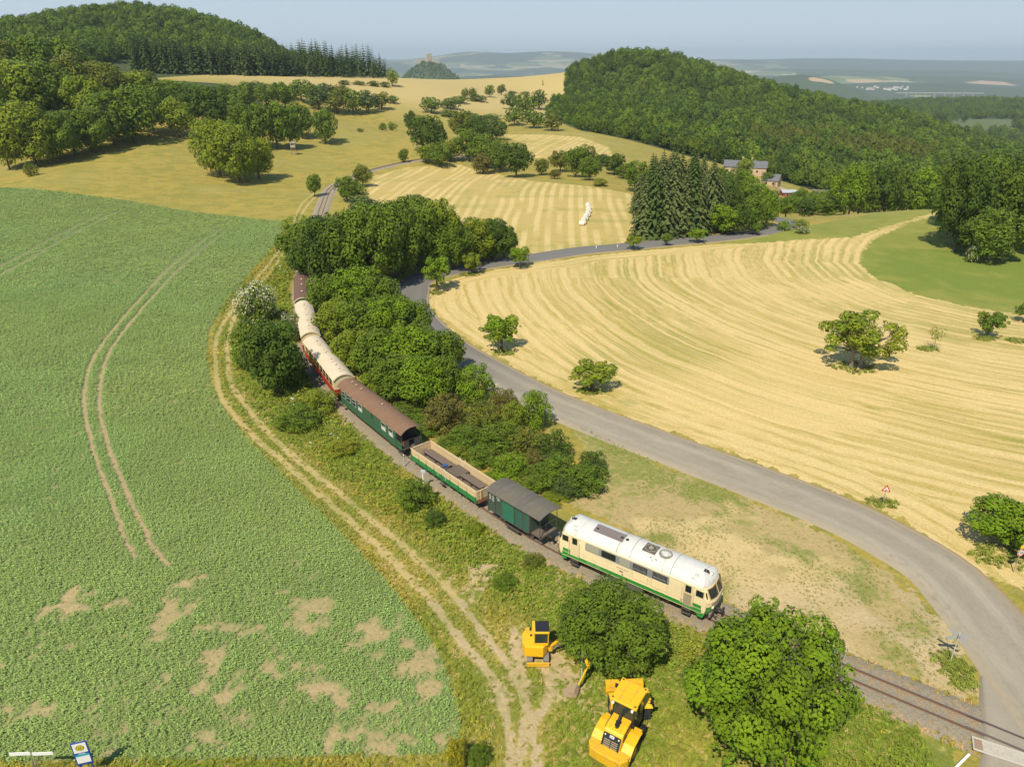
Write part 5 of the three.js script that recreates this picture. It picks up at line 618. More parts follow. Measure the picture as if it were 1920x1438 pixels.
// open wagon with benches ----------------------------------------------------
{
  const G = vehicle('open_wagon', 'open wagon with cream plank sides and green frame carrying benches', 'wagon', -5.75, -57.55, 3.4), hl = 5.15, hw = 1.18;
  const fl = part(G, 'floor', [box(hl * 2, .1, hw * 2, 0, .98, 0)], TM.dark); for (let k = 0; k < 34; k++) part(fl, 'floor_plank', box(.285, .03, hw * 2 - .08, -hl + .2 + k * .303, 1.045, 0), k % 3 ? TM.floor : TM.bench);
  for (const s of [-1, 1]) {
    const sd = part(G, 'side_wall', [box(hl * 2, .03, .05, 0, 1.03, s * hw)], TM.plank2);
    for (let k = 0; k < 4; k++) for (const e of [-1, 1]) part(sd, 'board', box(hl - .34, .205, .055, e * (hl / 2 + .16), 1.15 + k * .215, s * hw), k % 2 ? TM.plank : TM.plank2);
    for (let k = 0; k < 4; k++) part(sd, 'gate_board', box(.6, .205, .05, 0, 1.15 + k * .215, s * (hw + .005)), TM.plank); part(sd, 'top_rail', box(hl * 2, .05, .09, 0, 1.92, s * hw), TM.plank);
    const lo = part(G, 'green_side', [box(hl * 2, .5, .03, 0, 1.02, s * (hw + .055))], TM.wagonGreen); for (let k = 0; k < 9; k++) { const x = -hl + .12 + k * (hl * 2 - .24) / 8; part(lo, 'stake', [box(.09, .78, .07, x, 1.0, s * (hw + .1))], TM.wagonGreen); part(lo, 'stake_cap', box(.05, .66, .04, x, 1.6, s * (hw + .06)), TM.plank2); }
    part(lo, 'step_plate', [box(.62, .05, .1, -1.9, 1.05, s * (hw + .13)), box(.62, .05, .1, 2.2, 1.05, s * (hw + .13))], TM.wagonGreen); part(G, 'grab_rail', [-.42, .42].map(x => new THREE.TorusGeometry(.16, .018, 6, 12, Math.PI).translate(x, 1.92, s * (hw + .05))).concat([bar([-.58, 1.0, s * (hw + .08)], [-.58, 1.92, s * (hw + .06)], .018), bar([.58, 1.0, s * (hw + .08)], [.58, 1.92, s * (hw + .06)], .018)]), TM.letter);
    part(G, 'sole_bar', extrude([[-hl, .98], [hl, .98], [hl, .74], [hl - 1.2, .62], [-hl + 1.2, .62], [-hl, .74]], .06).translate(0, 0, s * 1.0 - .03), TM.wagonGreen); part(G, 'step', [box(.6, .04, .22, .0, .34, s * 1.25), bar([-.25, .36, s * 1.2], [-.25, .8, s * 1.15], .018), bar([.25, .36, s * 1.2], [.25, .8, s * 1.15], .018)], TM.frame);
  }
  for (const s of [-1, 1]) { const ew = part(G, 'end_wall', [box(.05, .03, hw * 2, s * hl, 1.03, 0)], TM.plank2); for (let k = 0; k < 4; k++) part(ew, 'board', box(.055, .205, hw * 2 - .08, s * hl, 1.15 + k * .215, 0), k % 2 ? TM.plank2 : TM.plank); part(ew, 'top_rail', box(.09, .05, hw * 2 + .1, s * hl, 1.93, 0), TM.plank); for (const z of [-.75, .75]) part(ew, 'end_post', box(.08, .9, .1, s * (hl + .06), 1.5, z), TM.plank2); part(G, 'buffer_beam', box(.14, .26, 2.1, s * (hl + .02), .82, 0), TM.rust); coupler(G, s * (hl + .05), s); bogie(G, s * 3.4, 1.5, .38); }
  for (const [x, l] of [[-2.55, 4.2], [3.0, 3.0]]) { const bn = part(G, 'bench', [box(l, .06, .55, x, 1.58, .0, .01)], TM.bench); for (const e of [-1, 0, 1]) part(bn, 'leg', box(.06, .5, .4, x + e * l * .42, 1.31, 0), TM.frame); for (const zz of [-.55, .55]) part(bn, 'seat_board', box(l, .05, .26, x, 1.36, zz * (x < 0 ? 1.02 : 1.02), .01), TM.bench); }
  part(G, 'loading_deck', [box(1.7, .34, 1.5, .45, 1.23, -.28, .01)], TM.floor); part(G, 'chest', [box(.7, .42, .5, -.75, 1.27, .25, .02)], mat(.09, .075, .06, .9));
  shade(G);
  const bag = new THREE.Mesh(merge([new THREE.SphereGeometry(.2, 12, 8).scale(1.2, .7, .9), box(.3, .12, .22, .12, .08, .05, .04), new THREE.TorusGeometry(.1, .02, 5, 10, Math.PI).translate(0, .12, 0)]), mat(.03, .09, .28, .8)); const w = new THREE.Vector3(-.75, 1.63, .3); G.updateMatrixWorld(); G.localToWorld(w); bag.position.copy(w); tag(top(bag, 'bag'), 'small blue bag on the chest inside the open wagon', 'bag');
}
// coaches -------------------------------------------------------------------
function coach(name, label, cx, cz, L, o) {
  const G = vehicle(name, label, 'coach', cx, cz, L * .33), hl = L / 2, hw = o.hw ?? 1.2, f = o.front ?? 0, bx0 = -hl + (o.rear ?? 0), bx1 = hl - f, eave = 2.72, rise = .62;
  const body = part(G, 'body', [box(bx1 - bx0, eave - .82, hw * 2, (bx0 + bx1) / 2, (eave + .82) / 2, 0)], o.upper);
  if (o.lower) for (const s of [-1, 1]) { part(body, 'lower_panel', box(bx1 - bx0, .78, .02, (bx0 + bx1) / 2, 1.2, s * (hw + .008)), o.lower); } if (o.lower) for (const s of [-1, 1]) part(body, 'end_panel', box(.02, .78, hw * 2 + .03, s > 0 ? bx1 + .008 : bx0 - .008, 1.2, 0), o.lower);
  const endp = extrude([[-hw, 2.4]].concat([...Array(11)].map((_, i) => { const t = (i / 10 * 2 - 1); return [t * hw, eave + .04 + (rise - .08) * (1 - t * t)]; })).concat([[hw, 2.4]]), .05).rotateY(Math.PI / 2);
  part(body, 'end_gable', endp.clone().translate(bx1 - .06, 0, 0), o.gable ?? o.upper); part(body, 'end_gable', endp.clone().translate(bx0 + .01, 0, 0), o.gable ?? o.upper);
  const n = 14, arc = (r, y) => [...Array(n + 1)].map((_, i) => { const t = i / n * 2 - 1; return [t * (hw + .12) * r, eave + y + rise * (1 - Math.abs(t) ** 2.2)]; });
  const rf = part(G, 'roof', extrude([...arc(1, .03), ...arc(.985, -.03).reverse()], L + (o.over ?? .1)).rotateY(Math.PI / 2).translate(-hl - (o.over ?? .1) / 2, 0, 0), o.roof);
  if (o.rim) for (const s of [-1, 1]) part(rf, 'roof_rim', extrude([...arc(1.012, .045), ...arc(.96, -.08).reverse()], .1).rotateY(Math.PI / 2).translate(s > 0 ? hl : -hl - .1, 0, 0), o.rim);
  for (const [x, z] of o.vents) part(rf, 'ventilator', [cyl(.07, .07, .16, x, eave + rise + .04, z, 8), cyl(.16, .1, .08, x, eave + rise + .15, z, 12)], o.ventM ?? TM.creamRoof);
  for (const s of [-1, 1]) for (const [x, w, y0, y1, m] of o.win) { const wn = part(body, 'window', [rbox(w + .1, y1 - y0 + .1, .02, x, (y0 + y1) / 2, s * (hw + .008), .04)], o.winFrame ?? o.upper); part(wn, 'pane', rbox(w, y1 - y0, .02, x, (y0 + y1) / 2, s * (hw + .016), .03), TM.glass); if (m) part(wn, 'white_blind', box(w - .04, (y1 - y0) * .42, .012, x, y0 + (y1 - y0) * .24, s * (hw + .026)), TM.curtain); if (o.bar) part(wn, 'glazing_bar', box(w, .035, .02, x, lerp(y0, y1, .56), s * (hw + .026)), o.winFrame ?? o.upper); }
  for (const s of [-1, 1]) for (const x of o.doors ?? []) { const d = part(body, 'door', box(.66, 1.75, .02, x, 1.75, s * (hw + .01)), o.doorM ?? o.upper); part(d, 'door_window', box(.22, .62, .02, x, 2.25, s * (hw + .02)), TM.glass); part(d, 'handle', bar([x + .25, 1.5, s * (hw + .05)], [x + .25, 1.8, s * (hw + .05)], .015), TM.steel); }
  if (f) { const p = part(G, 'end_platform', [box(f, .08, hw * 2 - .1, hl - f / 2, .95, 0)], TM.floor); part(p, 'end_door', box(.04, 1.85, .75, bx1 + .03, 1.85, 0), TM.black); part(p, 'bulkhead', box(.02, 1.7, hw * 2 - .1, bx1 + .012, 1.85, 0), TM.dark); part(p, 'side_screen', [box(f, .85, .03, hl - f / 2, 1.3, hw - .06), box(f, .85, .03, hl - f / 2, 1.3, -hw + .06)], o.upper); part(p, 'railing', [...[-.95, -.6, -.3, .3, .6, .95].map(z => bar([hl - .05, 1.0, z], [hl - .05, 1.85, z], .02)), bar([hl - .05, 1.85, -.95], [hl - .05, 1.85, .95], .025), box(.02, .7, .5, hl - .05, 1.4, .62), box(.02, .7, .5, hl - .05, 1.4, -.62)], TM.frame); part(p, 'roof_post', [bar([hl - .06, .95, hw - .08], [hl - .06, 2.75, hw - .08], .03), bar([hl - .06, .95, -hw + .08], [hl - .06, 2.75, -hw + .08], .03)], TM.frame); part(p, 'tail_disc', cyl(.12, .12, .04, hl, 1.75, .95, 14, 'x'), mat(.5, .06, .02, .5)); }
  part(G, 'underframe', [box(L - .1, .2, .14, 0, .72, .85), box(L - .1, .2, .14, 0, .72, -.85), box(2.2, .4, 1.4, .3, .5, 0)], TM.frame); for (const s of [-1, 1]) { bogie(G, s * L * .33, 1.6, .38); coupler(G, s * (hl - .02), s); part(G, 'step_board', [box(.6, .04, .22, s * (hl - .5), .45, 1.12), box(.6, .04, .22, s * (hl - .5), .45, -1.12)], TM.frame); }
  return shade(G);
}
const nine = [...Array(9)].map((_, k) => [-5.6 + k * 1.4, 1.08, 1.72, 2.52, 0]);
coach('passenger_coach', 'dark green coach with rounded brown roof and open end platform', -14.35, -68.6, 14.4, { upper: TM.coachGreen, roof: TM.brownRoof, over: .5, front: 1.1, rear: .3, vents: [[-6, .0], [-4.9, .05], [-3.7, .0], [1.2, .0]], ventM: mat(.36, .26, .18, .8), winFrame: TM.curtain, bar: true, win: [[-6.1, .8, 1.75, 2.5, 0], [-4.75, .8, 1.75, 2.5, 0], [-3.4, .8, 1.75, 2.5, 0], [-1.9, .85, 1.75, 2.5, 1], [3.5, .85, 1.7, 2.5, 1], [5.1, .8, 1.7, 2.5, 1]], doors: [.9] });
coach('passenger_coach', 'red and cream coach with dirty cream roof next to the green coach', -22.95, -81.9, 14.2, { upper: TM.cream2, lower: TM.red, roof: TM.creamRoof, rim: TM.cream2, vents: [[-5, 0], [-3.3, .05], [-.6, 0], [1.9, 0], [3.9, 0], [5.3, 0]], win: nine, doorM: TM.red, winFrame: mat(.55, .36, .14, .6), bar: true, gable: TM.cream2 });
coach('passenger_coach', 'cream roofed coach half hidden behind the flowering hawthorn', -29.4, -96.6, 14.4, { upper: TM.cream2, lower: TM.red, roof: TM.creamRoof, rim: TM.cream2, vents: [[-5.2, 0], [-2.8, 0], [-.2, 0], [2.2, 0], [4.6, 0]], win: nine, winFrame: mat(.55, .36, .14, .6), bar: true });
coach('passenger_coach', 'last coach with dark brown roof disappearing under the trees', -34.7, -111.7, 14.4, { upper: TM.coachGreen, roof: TM.darkRoof, rim: TM.cream2, vents: [[-3, 0], [0, 0], [4, 0]], win: nine, winFrame: TM.coachGreen, bar: true });
// ---------- crop, grass and weeds: masses of small plants ----------
function tuftGeo(seed, n, h, w, size, asp, upright) { const R = rng(seed), G = leafGeo(); for (let k = 0; k < n; k++) { const a = R() * 6.283, r = w * Math.sqrt(R()), x = Math.cos(a) * r, z = Math.sin(a) * r, y = h * (.25 + .75 * R()); let nx, ny, nz; if (upright) { nx = Math.cos(a + 1.57 * (R() - .5)) * .7; ny = 1; nz = Math.sin(a + 1.57 * (R() - .5)) * .7; } else { nx = Math.cos(a) * .35 + (R() - .5) * .9; ny = 1; nz = Math.sin(a) * .35 + (R() - .5) * .9; } const l = Math.hypot(nx, ny, nz), b = .8 + .4 * R(); leafQuad(G, x, y, z, nx / l, ny / l, nz / l, size * (.7 + .6 * R()), asp, upright ? Math.PI / 2 + (R() - .5) * .7 : R() * 6.28, Math.cos(a) * .5, 3, Math.sin(a) * .5, [b, b, b]); } return leafEnd(G); }
function mass(name, label, geo, m, spots) { // spots: x z scale turn r g b
  const I = new THREE.InstancedMesh(geo, m, spots.length), M = new THREE.Matrix4(), q = new THREE.Quaternion(), Y = new THREE.Vector3(0, 1, 0), c = new THREE.Color();
  spots.forEach((s, k) => { q.setFromAxisAngle(Y, s[3]); M.compose(new THREE.Vector3(s[0], H(s[0], s[1]), s[1]), q, new THREE.Vector3(s[2], s[2] * (s[7] ?? 1), s[2])); I.setMatrixAt(k, M); I.setColorAt(k, c.setRGB(s[4], s[5], s[6])); });
  return tag(top(I, name), label, 'plants', null, 'stuff');
}
const seen = (x, z, m = 3) => { const d = z * -Math.cos(PITCH) + CAMH * Math.sin(PITCH); return Math.abs(x) < .735 * d + m; };
const rutD = (x, z) => Math.min(...ruts.map(r => distTo(r, x, z, true)));
{
  const R = rng(31), spots = [], far = [], m = leafMat(.252, .358, .095, 1, 0), tl = [...trams];
  const fill = (z0, z1, st, arr, k, minx, ex) => { for (let z = z0; z > z1; z -= st) for (let x = minx; x < 2; x += st) { const px = x + (R() - .5) * st, pz = z + (R() - .5) * st, t = R(), u = R(); if (!seen(px, pz) || !inside(cropP, px, pz)) continue; const d = cropDensity(px, pz); if (t > d * 1.05 - .03 && t > .06) continue; let td = 9; for (const l of tl) { td = Math.min(td, distTo(l, px, pz, true)); if (td < ex) break; } if (td < ex + .12 * t) continue; const g = .86 + .28 * fbm(px * .25, pz * .25, 2) * 1.0 + (u - .5) * .16, hue = (fbm(px * .05 + 9, pz * .05, 2) - .5) * .22; arr.push([px, pz, k * (.75 + .5 * u) * (.55 + .45 * d), t * 40, g * (1 + hue), g, g * (1 - hue)]); } };
  fill(-25.5, -72, .235, spots, 1, -62, .2); fill(-72, -122, .35, spots, 1.35, -98, .26); fill(-122, -228, .6, far, 1, -190, .5);
  mass('crop_plants', 'low blue green crop filling the big field on the left', tuftGeo(3, 11, .30, .14, .11, .55, false), m, spots); mass('crop_plants', 'low blue green crop at the far end of the big field', tuftGeo(4, 12, .3, .36, .24, .55, false), m, far);
}
{
  const R = rng(57), grass = [], weeds = [], dry = [], flowers = [], gm2 = leafMat(.33, .31, .045, 1, 0), wm = leafMat(.20, .25, .028, 1, 0), dm = leafMat(.52, .40, .15, 1, 0), fm = leafMat(.62, .50, .03, 1, 0), um = leafMat(.6, .6, .5, 1, 0), umbels = [];
  const bb = vergeP;
  for (let z = -22; z > -205; z -= z > -70 ? .25 : .45) for (let x = -62; x < 40; x += z > -70 ? .25 : .45) {
    const px = x + (R() - .5) * .3, pz = z + (R() - .5) * .3, t = R(), u = R(); if (!seen(px, pz) || !inside(bb, px, pz)) continue;
    const td = distTo(trackP, px, pz, true); if (td < 1.65 + .5 * t) continue; const rd = rutD(px, pz), k = pz > -70 ? 1 : 1.6;
    if (inside(cropP, px, pz)) continue; const onRoad = distTo(roadC, px, pz, true) < 3.2 || (px > 24.5 && pz > -31); if (onRoad) continue;
    const n = fbm(px * .3 + 8, pz * .3, 3), n2 = fbm(px * .09 + 31, pz * .09, 2); if (rd < .42 && t > .12) continue; const bare = pz > -46 && px > -6 ? sstep(.54, .66, fbm(px * .3 + 3, pz * .3 + 1, 3) * .6 + n * .4 - .12 * sstep(5, 9, px)) : 0; if (t < bare * .9) continue;
    const lush = sstep(2.2, 3.2, td) * sstep(8.5, 5, td) * sstep(.35, .55, n * .6 + n2 * .4);
    if (u < lush * .62) { const g = .8 + .4 * R(), h = (n - .5) * .5; weeds.push([px, pz, k * (.8 + .8 * R()), t * 40, g * (1 + h), g, g]); if (R() < .012 && pz < -60) umbels.push([px, pz, k, t * 30, 1, 1, 1]); }
    else if (u < .93) { const y = sstep(.4, .7, n2 * .6 + n * .4) * .8, g = .75 + .45 * R(); grass.push([px, pz, k * (.75 + .6 * R()) * (rd < 1.2 ? .65 : 1), t * 40, g * lerp(.62, 1.25, y), g * lerp(.86, 1.05, y), g * lerp(.7, 1.3, y)]); }
    else dry.push([px, pz, k * (.7 + .5 * R()), t * 40, 1, 1, 1]);
    if (R() < .004 + .03 * sstep(.66, .74, n2)) flowers.push([px, pz, k * (.8 + .5 * R()), t * 33, 1, 1, 1]);
  }
  // patchy growth on the dry strip, meadow edge and between the rails
  for (let z = -30; z > -85; z -= .33) for (let x = -5; x < 46; x += .33) { const px = x + (R() - .5) * .3, pz = z + (R() - .5) * .3, t = R(), u = R(); if (!seen(px, pz) || !inside(dryP, px, pz) || distTo(trackP, px, pz, true) < 2.3) continue; const g = fbm(px * .3 + 11, pz * .3, 2), n = fbm(px * .8, pz * .8 + 4, 2), q = sstep(.42, .58, g * .55 + n * .45); if (t < q * .7) { const b = .8 + .4 * u; weeds.push([px, pz, .42 * (.7 + .5 * u), t * 80, b * 1.15, b * .98, b * 1.6]); } else if (t > .74) dry.push([px, pz, .6 * (.6 + .6 * u), t * 40, .95, .92, 1]); }
  for (let s = 30; s < 74; s += .02) { const p = track(s), w = (R() - .5) * 4.4; if (Math.abs(Math.abs(w) - .53) < .12 || p[0] > 28.5) continue; const q = track(s + .2), l = Math.hypot(q[0] - p[0], q[1] - p[1]); if (R() < (Math.abs(w) > 1.2 ? .75 : .25)) (R() < .5 ? grass : dry).push([p[0] - (q[1] - p[1]) / l * w, p[1] + (q[0] - p[0]) / l * w, (.5 + .5 * R()), R() * 6, 1.1, .95, .9, 1.3]); }
  mass('grass', 'long green and yellow grass along the farm track and railway bank', tuftGeo(7, 14, .22, .2, .3, .14, true), gm2, grass); mass('weeds', 'leafy green weeds on the bank beside the train', tuftGeo(8, 16, .42, .26, .15, .6, false), wm, weeds); mass('dry_grass', 'dry straw coloured grass tufts between the green growth', tuftGeo(9, 12, .16, .2, .26, .14, true), dm, dry); mass('yellow_flowers', 'small yellow flowers on the railway bank', tuftGeo(10, 7, .55, .22, .1, .9, false), fm, flowers); mass('white_flowers', 'white flower heads among the weeds beside the train', tuftGeo(12, 10, .85, .3, .14, 1, false), um, umbels);
}
{ // stubble and hay wisps on the mown meadow; long grass left standing round trees and signs
  const R = rng(71), g = [];
  for (const [u, v, w] of [[1605, 690, 1.9], [1740, 655, .9], [1845, 635, 1], [945, 662, .9], [1105, 735, 1], [1655, 945, .8], [1885, 1045, 1.6], [880, 515, 1.2], [1910, 640, 1], [820, 550, .8], [1783, 1242, .7], [1796, 1262, .6], [1810, 1285, .5]]) { const p = at(u, v); for (let k = 0; k < 46 * w; k++) { const a = R() * 6.3, r = w * 1.3 * Math.sqrt(R()), b = .8 + .4 * R(); g.push([p[0] + Math.cos(a) * r * 1.3, p[1] + Math.sin(a) * r * .8, 1 + .5 * R(), R() * 6.3, b * .8, b * .9, b]); } }
  mass('grass', 'uncut green grass left round the meadow trees and signs', tuftGeo(7, 14, .26, .22, .34, .14, true), leafMat(.27, .28, .04, 1, 0), g);
}
// ---------- machines ----------
const YEL = worn(.82, .47, .012, .06, [.42, .29, .13], .35, .38, 2), YEL2 = worn(.74, .41, .015, .1, [.30, .22, .13], .6, .55, 3), TYRE = mat(.028, .027, .026, .9), CABGL = mat(.03, .04, .035, .06), BLK = mat(.02, .02, .021, .5);
const M2 = { galv: mat(.42, .43, .42, .45, .6), white: mat(.78, .78, .77, .5), signBack: mat(.44, .46, .48, .5, .3), red: mat(.5, .025, .02, .5), post: mat(.5, .51, .48, .55), blue: mat(.01, .05, .28, .5), wood: mat(.28, .20, .13, .9), concrete: mat(.4, .38, .34, .9) };
function tyre(parent, name, x, r, z, w) { const g = part(parent, name, new THREE.TorusGeometry(r * .72, r * .3, 10, 26).scale(1, 1, w / (r * .6)).translate(x, r, z), TYRE); part(g, 'rim', [cyl(r * .5, r * .5, w * .7, x, r, z, 18, 'z'), cyl(r * .22, r * .2, w * .9, x, r, z, 10, 'z')], YEL2); const tr = []; for (let k = 0; k < 18; k++) { const a = k / 18 * 6.283; tr.push(box(.05, .1, w * .95).translate(0, r * .98, 0).rotateZ(a).translate(x, r, z)); } part(g, 'tread', tr, TYRE); return g; }
{ // wheel loader, its engine hood towards the camera
  const G = new THREE.Group(), px = 6.85, pz = -30.2, fr = g => { for (const q of [].concat(g)) { q.translate(-.75, 0, 0); q.rotateY(.62); q.translate(.75, 0, 0); } return g; }; G.position.set(px, H(px, pz), pz); G.rotation.y = 57 * DEG;
  const hood = part(G, 'engine_hood', [extrude([[-.78, .95], [-.78, 2.12], [-1.3, 2.14], [-1.8, 2.05], [-1.92, 1.97], [-2.42, 1.0], [-2.42, .95]], 1.06, .05).translate(0, 0, -.53)], YEL); part(hood, 'hood_seam', [box(1.0, .012, .02, -1.28, 2.195, .33), box(1.0, .012, .02, -1.28, 2.195, -.33), box(.02, .9, .012, -1.2, 1.6, .59), box(.02, .9, .012, -1.2, 1.6, -.59)], YEL2); for (const s of [-1, 1]) part(hood, 'side_louvre', [0, 1, 2, 3, 4].map(k => box(.5, .03, .012, -1.6, 1.35 + k * .09, s * .59)), BLK);
  part(hood, 'intake_pipe', [cyl(.17, .17, .05, -1.22, 2.2, -.02, 16), bar([-1.22, 2.25, -.02], [-.86, 2.42, -.06], .11, .09, 12)], BLK); part(hood, 'exhaust_stack', [cyl(.12, .12, .2, -1.52, 2.22, .02, 16), cyl(.145, .145, .04, -1.52, 2.31, .02, 16)], BLK);
  const gt = g => g.rotateZ(-.475).translate(-2.235, 1.5, 0); // the grille leans with the sloping tail
  const gr = part(G, 'radiator_grille', [gt(rbox(1.1, 1.02, .07, 0, 0, 0, .09).rotateY(-Math.PI / 2)), ...[-1, 1].map(s => gt(box(.05, .98, .05, -.045, 0, s * .51, .01)))], BLK);
  for (let k = 0; k < 6; k++) for (const s of [-1, 1]) part(gr, 'grille_slat', gt(box(.02, .055, .4, -.045, -.42 + k * .115, s * .225)), mat(.30, .24, .16, .6)); part(gr, 'grille_frame', gt(box(.025, .72, .035, -.05, -.12, 0)), BLK); part(gr, 'badge', gt(box(.03, .15, .27, -.045, .4, 0)), M2.white); part(gr, 'badge_lettering', gt(text('CAT', .09, .012).rotateY(-Math.PI / 2).translate(-.06, .4, 0)), BLK);
  for (const s of [-1, 1]) part(gr, 'rear_light', gt(cyl(.045, .045, .03, -.045, .4, s * .42, 10, 'x')), M2.white);
  const cw = part(G, 'counterweight', [extrude([[-.95, -.45], [-1.18, -.1], [-1.18, .12], [-.6, .2], [.6, .2], [1.18, .12], [1.18, -.1], [.95, -.45], [.35, -.52], [-.35, -.52]].map(([a, b]) => [a, b]), .62, .05).rotateX(-Math.PI / 2).rotateY(-Math.PI / 2).translate(-2.42, .62, 0)], YEL2); for (const s of [-1, 1]) part(cw, 'tail_lamp', box(.03, .1, .24, -2.75, 1.12, s * .8), M2.red);
  for (const s of [-1, 1]) { // rear wheels and broad fenders
    tyre(G, 'wheel', -1.42, .68, s * .98, .5); const fd = extrude([[-.62, 1.52], [-1.0, 1.58], [-1.75, 1.50], [-2.15, 1.22], [-2.3, .95], [-2.24, .93], [-2.08, 1.15], [-1.72, 1.42], [-1.0, 1.5], [-.62, 1.44]], .62, .02).translate(0, 0, s > 0 ? .62 : -1.24); const f = part(G, 'fender', fd, YEL); part(f, 'fender_step', box(.22, .08, .5, -.5, 1.46, s * .92, .03), YEL2);
    { const w = tyre(G, 'wheel', 1.45, .68, s * .98, .5); fr(w.geometry); w.traverse(c => { if (c !== w) fr(c.geometry); }); } part(G, 'fender', [fr(extrude([[.7, 1.42], [1.1, 1.56], [1.8, 1.56], [2.1, 1.36], [2.04, 1.3], [1.76, 1.48], [1.12, 1.48], [.74, 1.35]], .5, .02).translate(0, 0, s > 0 ? .74 : -1.24))], YEL); part(G, 'ladder', [box(.5, .05, .3, .0, .55, s * 1.02), box(.5, .05, .3, .0, .9, s * .98), box(.05, .7, .28, .24, .85, s * 1.0)], BLK);
  }
  const cab = part(G, 'cab', [box(1.5, .9, 1.36, .05, 1.35, 0, .05)], BLK); part(cab, 'pillar', [[-.7, -.66], [-.7, .66], [.78, -.62], [.78, .62], [.1, .7], [.1, -.7]].map(([x, z]) => bar([x, 1.75, z], [x * .94, 3.2, z * .97], .05, .045, 6)), BLK);
  part(cab, 'rear_window', [box(.02, 1.3, 1.24).rotateZ(-.03).translate(-.69, 2.48, 0)], CABGL); for (const s of [-1, 1]) part(cab, 'side_window', box(1.4, 1.3, .02, .05, 2.48, s * .665), CABGL); part(cab, 'front_window', box(.02, 1.35, 1.2, .76, 2.45, 0), CABGL); part(cab, 'seat', [box(.5, .12, .5, 0, 2.0, 0, .04), box(.12, .6, .5, -.25, 2.3, 0, .04)], mat(.1, .09, .08, .9)); part(cab, 'wiper', bar([-.72, 2.0, -.1], [-.72, 2.1, .3], .03), M2.white);
  const rf = part(G, 'cab_roof', [box(1.75, .16, 1.62, .02, 3.27, 0, .06), ...[[-.74, -.72], [-.74, .72], [.78, -.72], [.78, .72]].map(([x, z]) => box(.3, .14, .26, x, 3.29, z, .05))], YEL); for (const z of [-.32, .32]) part(rf, 'roof_rib', box(1.5, .03, .05, .02, 3.355, z), YEL2); for (let k = 0; k < 3; k++) part(rf, 'roof_rib', box(.04, .025, .5, -.35 + k * .35, 3.355, 0), YEL2); for (const [x, z] of [[-.72, -.7], [-.72, .7], [.76, -.7], [.76, .7]]) part(rf, 'bolt_hole', cyl(.065, .065, .02, x, 3.366, z, 10), mat(.13, .05, .02, .8)); for (const s of [-1, 1]) part(rf, 'work_light', [cyl(.08, .08, .1, -.88, 3.1, s * .6, 12, 'x')], M2.white);
  for (const s of [-1, 1]) part(G, 'mirror', [bar([.7, 2.6, s * .7], [.85, 2.6, s * 1.1], .02), box(.05, .36, .22, .86, 2.5, s * 1.14, .02)], BLK);
  part(G, 'loader_arm', fr([extrude([[.9, 1.5], [1.2, 1.75], [2.5, .95], [3.1, .5], [3.0, .3], [2.3, .7], [1.1, 1.4]], .14, .01).translate(0, 0, .42), extrude([[.9, 1.5], [1.2, 1.75], [2.5, .95], [3.1, .5], [3.0, .3], [2.3, .7], [1.1, 1.4]], .14, .01).translate(0, 0, -.56)]), YEL2); part(G, 'front_frame', [...fr([box(1.6, .7, .8, 1.4, .95, 0, .05), bar([1.45, .68, -.9], [1.45, .68, .9], .12)]), box(1.0, .5, .6, .3, .8, 0), bar([-1.42, .68, -.9], [-1.42, .68, .9], .12), box(2.0, .55, .8, -1.4, .85, 0)], YEL2); part(G, 'bucket', fr(extrude([[2.95, .12], [3.9, .08], [3.2, .3], [3.05, .75], [3.3, 1.05], [3.0, 1.0], [2.85, .5]], 2.4, .01).translate(0, 0, -1.2)), YEL2);
  for (const s of [-1, 1]) { part(G, 'handrail', [bar([-.75, 2.15, s * .62], [-1.75, 2.05, s * .62], .018), bar([-.75, 1.5, s * .72], [-.75, 2.3, s * .74], .018), bar([.62, 1.0, s * .95], [.62, 2.2, s * .8], .018)], BLK); part(hood, 'side_stripe', box(.9, .1, .012, -1.3, 1.86, s * .588), BLK); part(G, 'mud_flap', box(.03, .5, .5, -2.22, .72, s * .96), TYRE); part(G, 'steering_ram', bar([.2, .95, s * .3], [1.0, 1.0, s * .4], .045), M2.galv); }
  part(G, 'tow_hitch', [box(.3, .2, .25, -2.78, .7, 0, .02), cyl(.04, .04, .4, -2.85, .75, 0, 8)], BLK);
  top(G, 'wheel_loader'); tag(G, 'yellow wheel loader parked in the grass with its radiator grille towards the camera', 'wheel loader');
}
